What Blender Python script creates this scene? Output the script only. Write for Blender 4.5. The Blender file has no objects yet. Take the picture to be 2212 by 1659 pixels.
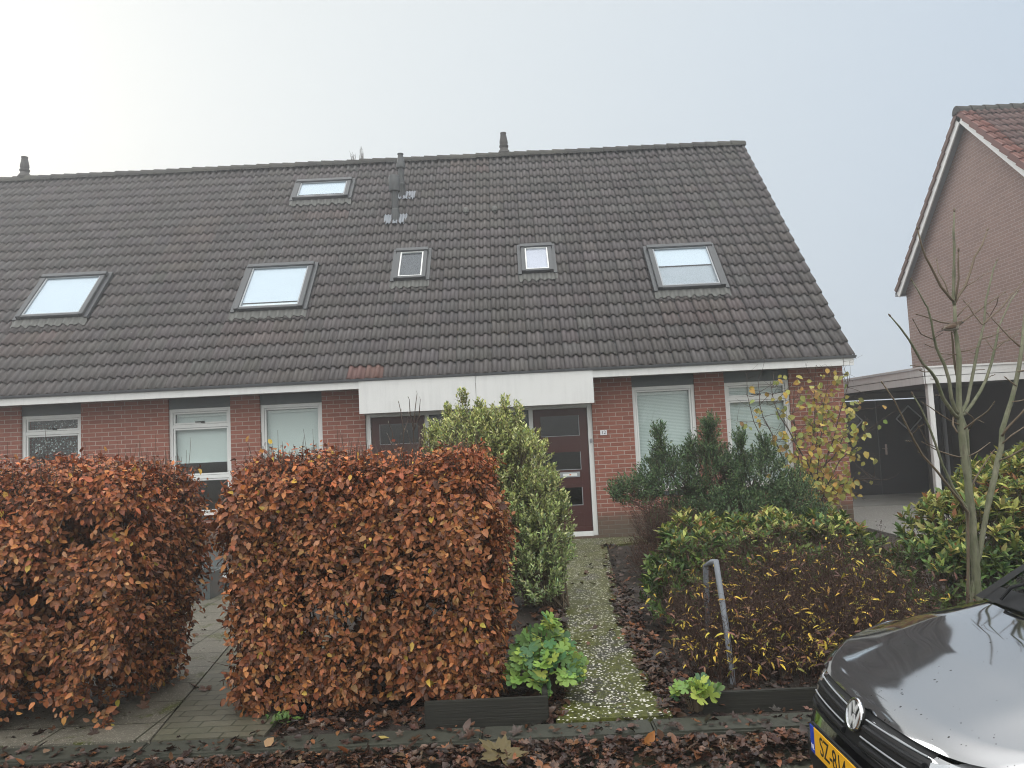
import bpy, bmesh, math, random
import numpy as np
from mathutils import Vector, Matrix
R = math.radians
rnd = random.Random(7)
rng = np.random.default_rng(11)
sc = bpy.context.scene
COL = sc.collection
# ------------------------------------------------------------------ camera
PITCH, YAW, ROLL, CAMH, LENS = .0737, -.0059, .0477, 1.6975, 27.0
_f = Vector((math.sin(YAW)*math.cos(PITCH), math.cos(YAW)*math.cos(PITCH), math.sin(PITCH)))
_r0 = Vector((math.cos(YAW), -math.sin(YAW), 0)); _u0 = _r0.cross(_f)
_c, _s = math.cos(ROLL), math.sin(ROLL)
CR = _c*_r0 - _s*_u0; CU = _s*_r0 + _c*_u0
cam = bpy.data.cameras.new('camera'); cam.lens = LENS; cam.sensor_width = 36; cam.clip_end = 2000; cam.clip_start = .05
camo = bpy.data.objects.new('camera', cam); COL.objects.link(camo)
m = Matrix((CR, CU, -_f)).transposed().to_4x4(); m.translation = (0, 0, CAMH)
camo.matrix_world = m; sc.camera = camo
def at(x, y, Y):
    """point of the place on the plane Y, read from a survey point of the 2212 px wide photograph"""
    F = 1659.0
    d = _f + CR*(x-1106)/F + CU*(829.5-y)/F
    return Vector((0, 0, CAMH)) + d*(Y/d.y)
# ------------------------------------------------------------------ objects
ORG = {}
def tag(o, label=None, cat=None, group=None, kind=None, category=None):
    cat = cat or category
    for k, v in (('label', label), ('category', cat), ('group', group), ('kind', kind)):
        if v: o[k] = v
    return o
def thing(name, loc, label, cat, group=None):
    o = bpy.data.objects.new(name, None); COL.objects.link(o)
    o.empty_display_size = .1; o.location = loc
    ORG[o.name] = Vector(loc)
    return tag(o, label, cat, group)
def link(name, me, mat, parent=None, **kw):
    if parent is not None:
        og = ORG[parent.name]
        n = len(me.vertices); co = np.empty(n*3, np.float32); me.vertices.foreach_get('co', co)
        co = co.reshape(-1, 3) - np.array(og, np.float32); me.vertices.foreach_set('co', co.ravel()); me.update()
    o = bpy.data.objects.new(name, me); COL.objects.link(o)
    if mat is not None: me.materials.append(mat)
    if parent is not None:
        o.parent = parent; ORG[o.name] = ORG[parent.name]
    else: ORG[o.name] = Vector((0, 0, 0))
    tag(o, **kw)
    return o
class MB:
    def __init__(s): s.v = []; s.f = []
    def add(s, vs, fs):
        n = len(s.v); s.v += [tuple(p) for p in vs]; s.f += [tuple(i+n for i in f) for f in fs]; return s
    def box(s, x0, x1, y0, y1, z0, z1):
        return s.add([(x0,y0,z0),(x1,y0,z0),(x1,y1,z0),(x0,y1,z0),(x0,y0,z1),(x1,y0,z1),(x1,y1,z1),(x0,y1,z1)],
            [(0,3,2,1),(4,5,6,7),(0,1,5,4),(1,2,6,5),(2,3,7,6),(3,0,4,7)])
    def obox(s, o, ax, ay, az, a, b, c):
        """box spanned from o along three axes by ranges a, b, c"""
        o, ax, ay, az = map(Vector, (o, ax, ay, az)); P = []
        for k in c:
            for (i, j) in ((a[0],b[0]),(a[1],b[0]),(a[1],b[1]),(a[0],b[1])): P.append(o+ax*i+ay*j+az*k)
        return s.add(P, [(0,3,2,1),(4,5,6,7),(0,1,5,4),(1,2,6,5),(2,3,7,6),(3,0,4,7)])
    def prism(s, pts, d):
        n = len(pts); d = Vector(d); P = [Vector(p) for p in pts]
        return s.add(P+[p+d for p in P], [tuple(range(n))[::-1], tuple(range(n, 2*n))]+[(i, (i+1) % n, n+(i+1) % n, n+i) for i in range(n)])
    def tube(s, pts, rad, k=8, cap=True):
        pts = [Vector(p) for p in pts]; n = len(pts)
        if not hasattr(rad, '__len__'): rad = [rad]*n
        V = []; F = []
        ref = None
        for i, p in enumerate(pts):
            t = (pts[min(i+1, n-1)]-pts[max(i-1, 0)]).normalized()
            if ref is None:
                ref = t.orthogonal().normalized()
            ref = (ref - t*ref.dot(t)).normalized(); b = t.cross(ref)
            for j in range(k):
                a = 2*math.pi*j/k; V.append(p+(ref*math.cos(a)+b*math.sin(a))*rad[i])
        for i in range(n-1):
            for j in range(k): F.append((i*k+j, i*k+(j+1) % k, (i+1)*k+(j+1) % k, (i+1)*k+j))
        if cap: F += [tuple(range(k))[::-1], tuple(range((n-1)*k, n*k))]
        return s.add(V, F)
    def lathe(s, c, prof, k=20, ax=(0,0,1)):
        c = Vector(c); ax = Vector(ax).normalized(); a = ax.orthogonal().normalized(); b = ax.cross(a); V = []; F = []
        for (r, h) in prof:
            for j in range(k):
                t = 2*math.pi*j/k; V.append(c+ax*h+(a*math.cos(t)+b*math.sin(t))*r)
        n = len(prof)
        for i in range(n-1):
            for j in range(k): F.append((i*k+j, i*k+(j+1) % k, (i+1)*k+(j+1) % k, (i+1)*k+j))
        F += [tuple(range(k))[::-1], tuple(range((n-1)*k, n*k))]
        return s.add(V, F)
    def grid(s, P, closed=False):
        nr, nc = len(P), len(P[0])
        return s.add([q for row in P for q in row], [(i*nc+j, i*nc+j+1, (i+1)*nc+j+1, (i+1)*nc+j) for i in range(nr-1) for j in range(nc-1)])
    def mesh(s, name, bevel=0, smooth=False):
        me = bpy.data.meshes.new(name); me.from_pydata(s.v, [], s.f); me.update()
        if bevel:
            bm = bmesh.new(); bm.from_mesh(me)
            bmesh.ops.bevel(bm, geom=list(bm.edges), offset=bevel, segments=2, affect='EDGES', clamp_overlap=True)
            bm.to_mesh(me); bm.free()
        if smooth:
            me.polygons.foreach_set('use_smooth', [True]*len(me.polygons))
            if smooth != 'all':
                me.set_sharp_from_angle(angle=R(40))
        return me
    def build(s, name, mat, parent=None, bevel=0, smooth=False, **kw):
        return link(name, s.mesh(name, bevel, smooth), mat, parent, **kw)
def np_mesh(name, V, loops, starts, col=None, smooth=False):
    me = bpy.data.meshes.new(name)
    me.vertices.add(len(V)); me.vertices.foreach_set('co', np.asarray(V, np.float32).ravel())
    me.loops.add(len(loops)); me.loops.foreach_set('vertex_index', np.asarray(loops, np.int32))
    me.polygons.add(len(starts)); me.polygons.foreach_set('loop_start', np.asarray(starts, np.int32))
    if smooth: me.polygons.foreach_set('use_smooth', np.ones(len(starts), bool))
    me.update(calc_edges=True); me.validate()
    if col is not None:
        a = me.color_attributes.new('tint', 'FLOAT_COLOR', 'POINT')
        c = np.ones((len(V), 4), np.float32); c[:, :3] = col
        a.data.foreach_set('color', c.ravel())
    return me
# ------------------------------------------------------------------ leaves and twigs
T_OVAL = (np.array([(0,0,0),(.3,0,.0),(.66,0,.0),(1,0,0),(.28,.46,.09),(.66,.40,.08),(.28,-.46,.09),(.66,-.40,.08)]),
          [(0,6,1),(0,1,4),(1,6,7,2),(1,2,5,4),(2,7,3),(2,3,5)])
T_LANCE = (np.array([(0,0,0),(.45,.5,.05),(.45,-.5,.05),(1,0,-.04),(.45,0,-.02)]), [(0,2,4),(0,4,1),(4,2,3),(4,3,1)])
def lobed(n, deep, seed=0, teeth=(1., .90, .93, .74)):
    # palmate leaf: n lobes with side teeth, cut in to 'deep' between them
    r_ = random.Random(seed); P = [(.28, 0, -.04)]
    seq = [deep]+list(teeth[::-1][:3])+[1.0]+list(teeth[1:]); k = len(seq); m_ = n*k
    for i in range(m_+1):
        u = i/m_; a = -math.pi*.90+2*math.pi*.90*u; rr = seq[i % k]*(1-.20*abs(2*u-1)**2)
        P.append((.34+.62*rr*math.cos(a), .60*rr*math.sin(a), .05*r_.uniform(-1, 1)+.10*rr))
    return (np.array(P), [(0, i, i+1) for i in range(1, m_+1)])
T_GER = lobed(5, .42, 3)
T_MAPLE = lobed(5, .50, 5, (1., .70, .78, .60))
def unit(a): return a/np.maximum(np.linalg.norm(a, axis=-1, keepdims=True), 1e-9)
def leaves(pos, dirn, nrm, length, ratio, curl, tpl):
    """one mesh worth of arrays of single leaves: base point, axis, face normal, length, width/length, droop of the tip"""
    T, F = tpl; n = len(pos)
    D = unit(dirn); N = nrm - D*np.sum(nrm*D, -1, keepdims=True); N = unit(N); W = np.cross(N, D)
    L = np.broadcast_to(length, n)[:, None, None]; Rr = np.broadcast_to(ratio, n)[:, None, None]; C = np.broadcast_to(curl, n)[:, None, None]
    x = T[None, :, 0:1]; y = T[None, :, 1:2]; z = T[None, :, 2:3]
    V = pos[:, None, :] + L*(x*D[:, None, :] + Rr*y*W[:, None, :]*1.0 + (z - C*x*x)*N[:, None, :])
    k = len(T); base = (np.arange(n)*k)[:, None]
    fl = np.concatenate([np.array(f) for f in F]); ln = np.array([len(f) for f in F])
    loops = (base + fl[None, :]).ravel()
    st = np.concatenate([[0], np.cumsum(ln)[:-1]])
    starts = (np.arange(n)*len(fl))[:, None] + st[None, :]
    return V.reshape(-1, 3), loops, starts.ravel(), k
def leaf_mesh(name, sets):
    """sets: (pos, dir, nrm, length, ratio, curl, template, colour per leaf)"""
    VV = []; LL = []; SS = []; CC = []; nv = nl = 0
    for (p, d, n, l, r_, c, t, col) in sets:
        V, lo, st, k = leaves(p, d, n, l, r_, c, t)
        VV.append(V); LL.append(lo+nv); SS.append(st+nl); CC.append(np.repeat(col, k, 0)); nv += len(V); nl += len(lo)
    return np_mesh(name, np.concatenate(VV), np.concatenate(LL), np.concatenate(SS), np.concatenate(CC))
def twigs_mesh(name, lines, k=3):
    """lines: arrays of points (m,3) with radii (m)"""
    V = []; L = []; S = []; nv = 0; nl = 0
    groups = {}
    for p, r_ in lines: groups.setdefault(len(p), []).append((p, r_))
    ang = 2*np.pi*np.arange(k)/k
    for m_, g in groups.items():
        P = np.array([a for a, _ in g], float); Rr = np.array([b for _, b in g], float); n = len(g)
        t = np.empty_like(P); t[:, 1:-1] = P[:, 2:]-P[:, :-2]; t[:, 0] = P[:, 1]-P[:, 0]; t[:, -1] = P[:, -1]-P[:, -2]
        t = unit(t); ref = np.where(np.abs(t[:, :1, 2:3]) > .9, np.array([1., 0, 0]), np.array([0, 0, 1.])); ref = np.broadcast_to(ref, t.shape)
        a = unit(np.cross(t, ref)); b = np.cross(t, a)
        ring = P[:, :, None, :] + Rr[:, :, None, None]*(a[:, :, None, :]*np.cos(ang)[None, None, :, None] + b[:, :, None, :]*np.sin(ang)[None, None, :, None])
        V.append(ring.reshape(-1, 3))
        i, j = np.meshgrid(np.arange(m_-1), np.arange(k), indexing='ij')
        q = np.stack([i*k+j, i*k+(j+1) % k, (i+1)*k+(j+1) % k, (i+1)*k+j], -1).reshape(-1)
        lo = (np.arange(n)*m_*k)[:, None]+q[None, :]+nv
        L.append(lo.ravel()); S.append(nl+4*np.arange(lo.size//4)); nl += lo.size; nv += n*m_*k
    return np_mesh(name, np.concatenate(V), np.concatenate(L), np.concatenate(S), smooth=True)
_H = np.random.default_rng(3).random(4096)
def vnoise(p, f):
    q = np.asarray(p)*f; i = np.floor(q).astype(int); t = q-i; t = t*t*(3-2*t)
    def h(a, b, c): return _H[(a*73 + b*157 + c*311 + a*b*7) % 4096]
    o = 0
    for a in (0, 1):
        for b in (0, 1):
            for c in (0, 1):
                wgt = (t[..., 0] if a else 1-t[..., 0])*(t[..., 1] if b else 1-t[..., 1])*(t[..., 2] if c else 1-t[..., 2])
                o = o+wgt*h(i[..., 0]+a, i[..., 1]+b, i[..., 2]+c)
    return o
def rdir(n): return unit(rng.normal(size=(n, 3)))
def palette(n, cols, wts, jit=.18):
    c = np.array(cols)[rng.choice(len(cols), n, p=np.array(wts)/sum(wts))]
    return np.clip(c*(1+jit*rng.normal(size=(n, 1)))*(1+.06*rng.normal(size=(n, 3))), .004, .9)
# ------------------------------------------------------------------ materials
class NT:
    def __init__(s, name):
        s.m = bpy.data.materials.new(name); s.m.use_nodes = True; s.t = s.m.node_tree; s.n = s.t.nodes
        s.b = s.n['Principled BSDF']; s.out = s.n['Material Output']
    def __call__(s, typ, **kw):
        nd = s.n.new(typ)
        for k, v in kw.items():
            if hasattr(nd, k): setattr(nd, k, v)
        return nd
    def l(s, a, b): s.t.links.new(a, b)
    def math(s, op, a, b=None, clamp=False):
        nd = s.n.new('ShaderNodeMath'); nd.operation = op; nd.use_clamp = clamp
        for i, v in enumerate((a, b)):
            if v is None: continue
            if isinstance(v, (int, float)): nd.inputs[i].default_value = v
            else: s.l(v, nd.inputs[i])
        return nd.outputs[0]
    def mix(s, f, a, b, typ='MIX'):
        nd = s.n.new('ShaderNodeMix'); nd.data_type = 'RGBA'; nd.blend_type = typ
        for i, v in ((0, f), (6, a), (7, b)):
            if isinstance(v, (int, float)): nd.inputs[i].default_value = v
            elif isinstance(v, (tuple, list)): nd.inputs[i].default_value = (*v[:3], 1)
            else: s.l(v, nd.inputs[i])
        return nd.outputs[2]
    def noise(s, scale, detail=4, rough=.55, vec=None, dist=0):
        nd = s.n.new('ShaderNodeTexNoise'); nd.inputs['Scale'].default_value = scale; nd.inputs['Detail'].default_value = detail
        nd.inputs['Roughness'].default_value = rough; nd.inputs['Distortion'].default_value = dist
        s.l(vec if vec is not None else s.obj(), nd.inputs['Vector']); return nd.outputs['Fac']
    def obj(s):
        if not hasattr(s, '_o'): s._o = s.n.new('ShaderNodeTexCoord')
        return s._o.outputs['Object']
    def ramp(s, f, stops):
        nd = s.n.new('ShaderNodeValToRGB'); e = nd.color_ramp.elements
        while len(e) < len(stops): e.new(.5)
        for q, (p, c) in zip(e, stops): q.position = p; q.color = (*c, 1) if hasattr(c, '__len__') else (c, c, c, 1)
        s.l(f, nd.inputs[0]); return nd.outputs[0]
    def bump(s, h, strength=.3, dist=.01):
        nd = s.n.new('ShaderNodeBump'); nd.inputs['Strength'].default_value = strength; nd.inputs['Distance'].default_value = dist
        s.l(h, nd.inputs['Height']); s.l(nd.outputs[0], s.b.inputs['Normal']); return nd
    def set(s, col=None, rough=None, metal=None, spec=None, **kw):
        for k, v in (('Base Color', col), ('Roughness', rough), ('Metallic', metal), ('Specular IOR Level', spec)):
            if v is None: continue
            if hasattr(v, 'links') or isinstance(v, bpy.types.NodeSocket): s.l(v, s.b.inputs[k])
            elif isinstance(v, (tuple, list)): s.b.inputs[k].default_value = (*v, 1)
            else: s.b.inputs[k].default_value = v
        for k, v in kw.items(): s.b.inputs[k.replace('_', ' ')].default_value = v
        return s.m
def plain(name, col, rough=.6, metal=0, var=.12, scale=6, bump=.0, **kw):
    t = NT(name); n = t.noise(scale, 6)
    c = t.mix(n, tuple(x*(1-var) for x in col), tuple(min(1, x*(1+var)) for x in col))
    if bump: t.bump(t.noise(scale*12, 4), bump, .004)
    return t.set(c, rough, metal, **kw)
def leafmat(name, rough=.5, trans=.22, spec=.25):
    t = NT(name); a = t('ShaderNodeAttribute', attribute_name='tint')
    n = t.noise(45, 3); c = t.mix(t.math('MULTIPLY', n, .35), a.outputs['Color'], (.02, .015, .01))
    t.set(c, rough, spec=spec)
    tr = t('ShaderNodeBsdfTranslucent'); t.l(c, tr.inputs[0]); mx = t('ShaderNodeMixShader'); mx.inputs[0].default_value = trans
    t.l(t.b.outputs[0], mx.inputs[1]); t.l(tr.outputs[0], mx.inputs[2]); t.l(mx.outputs[0], t.out.inputs[0])
    return t.m
def brickmat(name, axis, c1, c2, mortar, damp=True, bw=.222, rh=.0723, ms=.0065):
    t = NT(name); sp = t('ShaderNodeSeparateXYZ'); t.l(t.obj(), sp.inputs[0])
    cb = t('ShaderNodeCombineXYZ'); t.l(sp.outputs[axis], cb.inputs[0]); t.l(sp.outputs['Z'], cb.inputs[1])
    wob = t.noise(9, 2); off = t.math('MULTIPLY', t.math('SUBTRACT', wob, .5), .006)
    ad = t('ShaderNodeVectorMath', operation='ADD'); t.l(cb.outputs[0], ad.inputs[0]); c3 = t('ShaderNodeCombineXYZ'); t.l(off, c3.inputs[0]); t.l(off, c3.inputs[1]); t.l(c3.outputs[0], ad.inputs[1])
    def bt(a, b, mo):
        br = t('ShaderNodeTexBrick'); br.offset = .5
        for k, v in (('Scale', 1), ('Mortar Size', ms), ('Mortar Smooth', .25), ('Brick Width', bw), ('Row Height', rh), ('Bias', 0)): br.inputs[k].default_value = v
        for k, v in (('Color1', a), ('Color2', b), ('Mortar', mo)): br.inputs[k].default_value = (*v, 1)
        t.l(ad.outputs[0], br.inputs['Vector']); return br
    br = bt(c1, c2, mortar)
    n1 = t.noise(2.2, 5); n2 = t.noise(60, 5)
    c = t.mix(t.math('MULTIPLY', n1, .45), br.outputs['Color'], tuple(x*.62 for x in c2))
    c = t.mix(t.math('MULTIPLY', n2, .35), c, tuple(x*.45 for x in c1))
    if damp:
        # algae and damp in the lowest courses, with an edge of its own
        zz = t.math('ADD', sp.outputs['Z'], t.math('MULTIPLY', t.noise(3.5, 4), -.28))
        k = t.ramp(zz, [(.0, 1.), (.18, .85), (.36, 0)])
        c = t.mix(t.math('MULTIPLY', k, .8), c, (.075, .078, .06))
    h = t.math('ADD', t.math('MULTIPLY', br.outputs['Fac'], -1.0), t.math('MULTIPLY', n2, .35))
    t.bump(h, .55, .006)
    return t.set(c, .88, spec=.25)
M = {}
M['brick'] = brickmat('brick_front', 'X', (.37,.150,.108), (.28,.112,.084), (.50,.44,.39))
M['brick_side'] = brickmat('brick_side', 'Y', (.30,.10,.075), (.23,.08,.06), (.36,.31,.28))
M['brick_pale'] = brickmat('brick_gable', 'Y', (.33,.225,.195), (.27,.185,.165), (.44,.40,.37), damp=False)
M['brick_pale_front'] = brickmat('brick_neighbour_front', 'X', (.24,.12,.10), (.19,.10,.085), (.30,.26,.24), damp=False)
def painted(name, col, rough=.45, dirt=.25):
    t = NT(name); n = t.noise(1.6, 6, .6); sp = t('ShaderNodeSeparateXYZ'); t.l(t.obj(), sp.inputs[0])
    mp = t('ShaderNodeMapping'); mp.inputs['Scale'].default_value = (14, 14, .9); t.l(t.obj(), mp.inputs[0])
    st = t.noise(1, 5, .6, mp.outputs[0])
    k = t.ramp(t.math('MULTIPLY', n, st), [(.22, 0.), (.5, 1.)])
    c = t.mix(t.math('MULTIPLY', k, dirt), col, tuple(x*.55 for x in col))
    t.bump(t.noise(70, 3), .05, .002)
    return t.set(c, rough)
M['white'] = painted('white_paint', (.68,.69,.685), .5, .35)
M['frame'] = painted('white_frame', (.74,.76,.75), .35, .2)
M['greyzinc'] = painted('zinc', (.30,.32,.34), .4, .4)
M['gutter'] = painted('gutter_grey', (.17,.18,.20), .4, .3)
M['lintel'] = painted('dark_panel', (.055,.075,.08), .4, .2)
M['maroon'] = painted('maroon_paint', (.062,.020,.019), .35, .2)
M['skyframe'] = painted('skylight_grey', (.055,.060,.066), .4, .3)
M['lead'] = plain('lead', (.095,.098,.092), .6, .0, .35, 5, .2)
M['leadshine'] = plain('new_lead', (.19,.21,.24), .45, .3, .25, 9, .2)
M['pipe'] = plain('vent_plastic', (.045,.05,.053), .5, 0, .3, 5)
M['terracotta'] = plain('clay_pot', (.055,.052,.05), .75, 0, .4, 8, .2)
M['darkpaint'] = painted('dark_blue_paint', (.011,.013,.018), .45, .3)
M['darkwall'] = plain('dark_wall_and_shade', (.02,.02,.021), .8, 0, .3, 2)  # garage wall colour, also the added sheet that imitates carport shade
M['interior'] = plain('interior', (.10,.105,.11), .9)
M['ceilingdark'] = plain('carport_soffit', (.075,.07,.065), .85)
def glassmat(name, tint=(.94,.97,.965), refl=1.0):
    t = NT(name); t.n.remove(t.b)
    tr = t('ShaderNodeBsdfTransparent'); tr.inputs[0].default_value = (*tint, 1)
    gl = t('ShaderNodeBsdfGlossy'); gl.inputs['Roughness'].default_value = .02
    ge = t('ShaderNodeNewGeometry'); dp = t('ShaderNodeVectorMath', operation='DOT_PRODUCT'); t.l(ge.outputs['Incoming'], dp.inputs[0]); t.l(ge.outputs['Normal'], dp.inputs[1])
    q = t.math('POWER', t.math('SUBTRACT', 1.0, t.math('ABSOLUTE', dp.outputs['Value']), True), 5)
    k = t.math('MULTIPLY', t.math('ADD', t.math('MULTIPLY', q, .955), .045), refl, True)
    mx = t('ShaderNodeMixShader'); t.l(k, mx.inputs[0]); t.l(tr.outputs[0], mx.inputs[1]); t.l(gl.outputs[0], mx.inputs[2]); t.l(mx.outputs[0], t.out.inputs[0])
    return t.m
M['glass'] = glassmat('window_glass')
M['glass_dark'] = glassmat('door_glass', (.28,.31,.33), 1.5)
M['glass_sky'] = glassmat('skylight_glass', (.95,.98,1.), .8)
M['glass_car'] = glassmat('car_glass', (.42,.55,.5), 1.1)
M['blind'] = plain('roller_blind', (.71,.755,.748), .8, 0, .04, 2)
M['blind_sky'] = plain('skylight_blind', (.52,.565,.60), .8, 0, .05, 2)
M['blind_black'] = plain('black_blind', (.05,.053,.06), .8, 0, .1, 2)
M['blind_pink'] = plain('pale_pink_blind', (.50,.48,.53), .8, 0, .1, 2)
def slatblind():
    t = NT('venetian_blind'); sp = t('ShaderNodeSeparateXYZ'); t.l(t.obj(), sp.inputs[0])
    w_ = t.math('PINGPONG', sp.outputs['Z'], .0125); k = t.math('MULTIPLY', w_, 80, True)
    return t.set(t.mix(k, (.48,.55,.54), (.76,.80,.79)), .6)
M['venetian'] = slatblind()
def lace():
    t = NT('lace'); v = t('ShaderNodeTexVoronoi'); v.inputs['Scale'].default_value = 26; t.l(t.obj(), v.inputs['Vector'])
    k = t.math('ADD', t.math('MULTIPLY', v.outputs['Distance'], .8), t.math('MULTIPLY', t.noise(14, 3), .5))
    t.set((.7,.72,.72), .9); tr = t('ShaderNodeBsdfTransparent'); mx = t('ShaderNodeMixShader')
    t.l(t.ramp(k, [(.38, .1), (.62, .95)]), mx.inputs[0]); t.l(t.b.outputs[0], mx.inputs[1]); t.l(tr.outputs[0], mx.inputs[2]); t.l(mx.outputs[0], t.out.inputs[0])
    return t.m
M['lace'] = lace()
def tilemat(name, base, moss=.5, lich=True):
    t = NT(name); a = t('ShaderNodeAttribute', attribute_name='tint')
    c = t.mix(1.0, a.outputs['Color'], base, 'MULTIPLY')
    n = t.noise(1.1, 7, .65); n2 = t.noise(38, 4, .6); n3 = t.noise(9, 5)
    c = t.mix(t.math('MULTIPLY', t.ramp(n, [(.4, 0.), (.72, 1.)]), moss), c, (.062,.060,.042))
    c = t.mix(t.math('MULTIPLY', n3, .4), c, tuple(x*.6 for x in base))
    if lich:
        v = t('ShaderNodeTexVoronoi'); v.inputs['Scale'].default_value = 3.1; t.l(t.obj(), v.inputs['Vector'])
        spot = t.math('LESS_THAN', v.outputs['Distance'], t.math('MULTIPLY', t.noise(2.3, 2), .085))
        c = t.mix(t.math('MULTIPLY', spot, .7), c, (.20,.20,.18))
        v2 = t('ShaderNodeTexVoronoi'); v2.inputs['Scale'].default_value = 7; t.l(t.obj(), v2.inputs['Vector'])
        sp2 = t.math('LESS_THAN', v2.outputs['Distance'], t.math('MULTIPLY', t.noise(3.3, 2), .14))
        c = t.mix(t.math('MULTIPLY', sp2, .6), c, (.02,.02,.017))
    t.bump(t.math('ADD', n2, n3), .35, .006)
    return t.set(c, .62, spec=.35)
M['tile'] = tilemat('roof_tile', (.086,.078,.079), .2)
M['ridge'] = tilemat('ridge_tile', (.10,.095,.085), .8)
M['redtile'] = tilemat('red_roof_tile', (.125,.072,.066), .3, False)
def barkmat():
    t = NT('bark'); n = t.noise(7, 6, .65); mp = t('ShaderNodeMapping'); mp.inputs['Scale'].default_value = (60, 60, 9); t.l(t.obj(), mp.inputs[0]); f = t.noise(1, 5, .6, mp.outputs[0])
    c = t.mix(t.ramp(n, [(.35, 0.), (.65, 1.)]), (.19,.185,.125), (.095,.11,.055)); c = t.mix(t.math('MULTIPLY', t.ramp(f, [(.48, 0.), (.72, 1.)]), .65), c, (.045,.04,.028))
    t.bump(f, .5, .004); return t.set(c, .75)
M['bark'] = barkmat()
M['bark_dark'] = plain('dark_twig', (.06,.04,.03), .8, 0, .3, 20)
M['bark_red'] = plain('red_brown_twig', (.058,.030,.021), .75, 0, .4, 9)
M['bark_beech'] = plain('beech_twig', (.075,.055,.042), .8, 0, .35, 12)
M['bark_tan'] = plain('tan_twig', (.12,.090,.058), .75, 0, .35, 9)
M['leaf_dry'] = leafmat('dry_leaf', .46, .05, .28)
M['leaf_wet'] = leafmat('wet_litter', .36, .05, .4)
M['leaf_green'] = leafmat('green_leaf', .42, .22, .3)
M['leaf_soft'] = leafmat('soft_leaf', .55, .3, .3)
M['chrome'] = NT('chrome').set((.75,.76,.78), .12, 1.0)
M['galv'] = plain('galvanised_steel', (.20,.22,.25), .6, .0, .3, 16, .2)
def carpaint():
    t = NT('dark_metallic_paint'); v = t('ShaderNodeTexVoronoi'); v.inputs['Scale'].default_value = 34; t.l(t.obj(), v.inputs['Vector'])
    dn = t.noise(5, 3); spot = t.math('LESS_THAN', v.outputs['Distance'], t.math('MULTIPLY', t.ramp(dn, [(.40, 0.), (.66, 1.)]), .16))
    c = t.mix(t.math('MULTIPLY', spot, .9), (.46,.465,.48), (.08,.075,.07))
    b = t.bump(spot, .12, .001)
    t.set(c, .06, 1.0)
    return t.m
M['carpaint'] = carpaint()
M['carplastic'] = plain('black_plastic', (.012,.0125,.014), .45, 0, .2, 8, spec=.25)
M['tyre'] = plain('tyre_rubber', (.02,.02,.02), .85)
M['headlamp'] = NT('headlamp_glass').set((.55,.57,.60), .12, .6, Coat_Weight=1.0)
M['plate'] = NT('plate_yellow').set((.80,.42,.015), .4)
M['plateblue'] = NT('plate_blue').set((.01,.05,.42), .4)
M['black'] = NT('black_lettering').set((.008,.008,.008), .5)
M['enamel'] = NT('white_enamel').set((.78,.79,.82), .3)
M['navy'] = NT('navy_lettering').set((.02,.025,.05), .4)
def board():
    t = NT('weathered_board'); mp = t('ShaderNodeMapping'); mp.inputs['Scale'].default_value = (1.5, 20, 40); t.l(t.obj(), mp.inputs[0])
    n = t.noise(2, 6, .65, mp.outputs[0]); c = t.ramp(n, [(.3, (.006,.006,.005)), (.55, (.014,.0125,.010)), (.8, (.034,.031,.025))])
    c = t.mix(t.math('MULTIPLY', t.noise(4, 4), .5), c, (.014,.018,.009)); t.bump(n, .6, .006)
    return t.set(c, .75)
M['board'] = board()
M['boardgrey'] = painted('grey_green_planter', (.085,.10,.10), .6, .5)
M['orange'] = plain('orange_plastic', (.62,.20,.06), .5)
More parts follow.
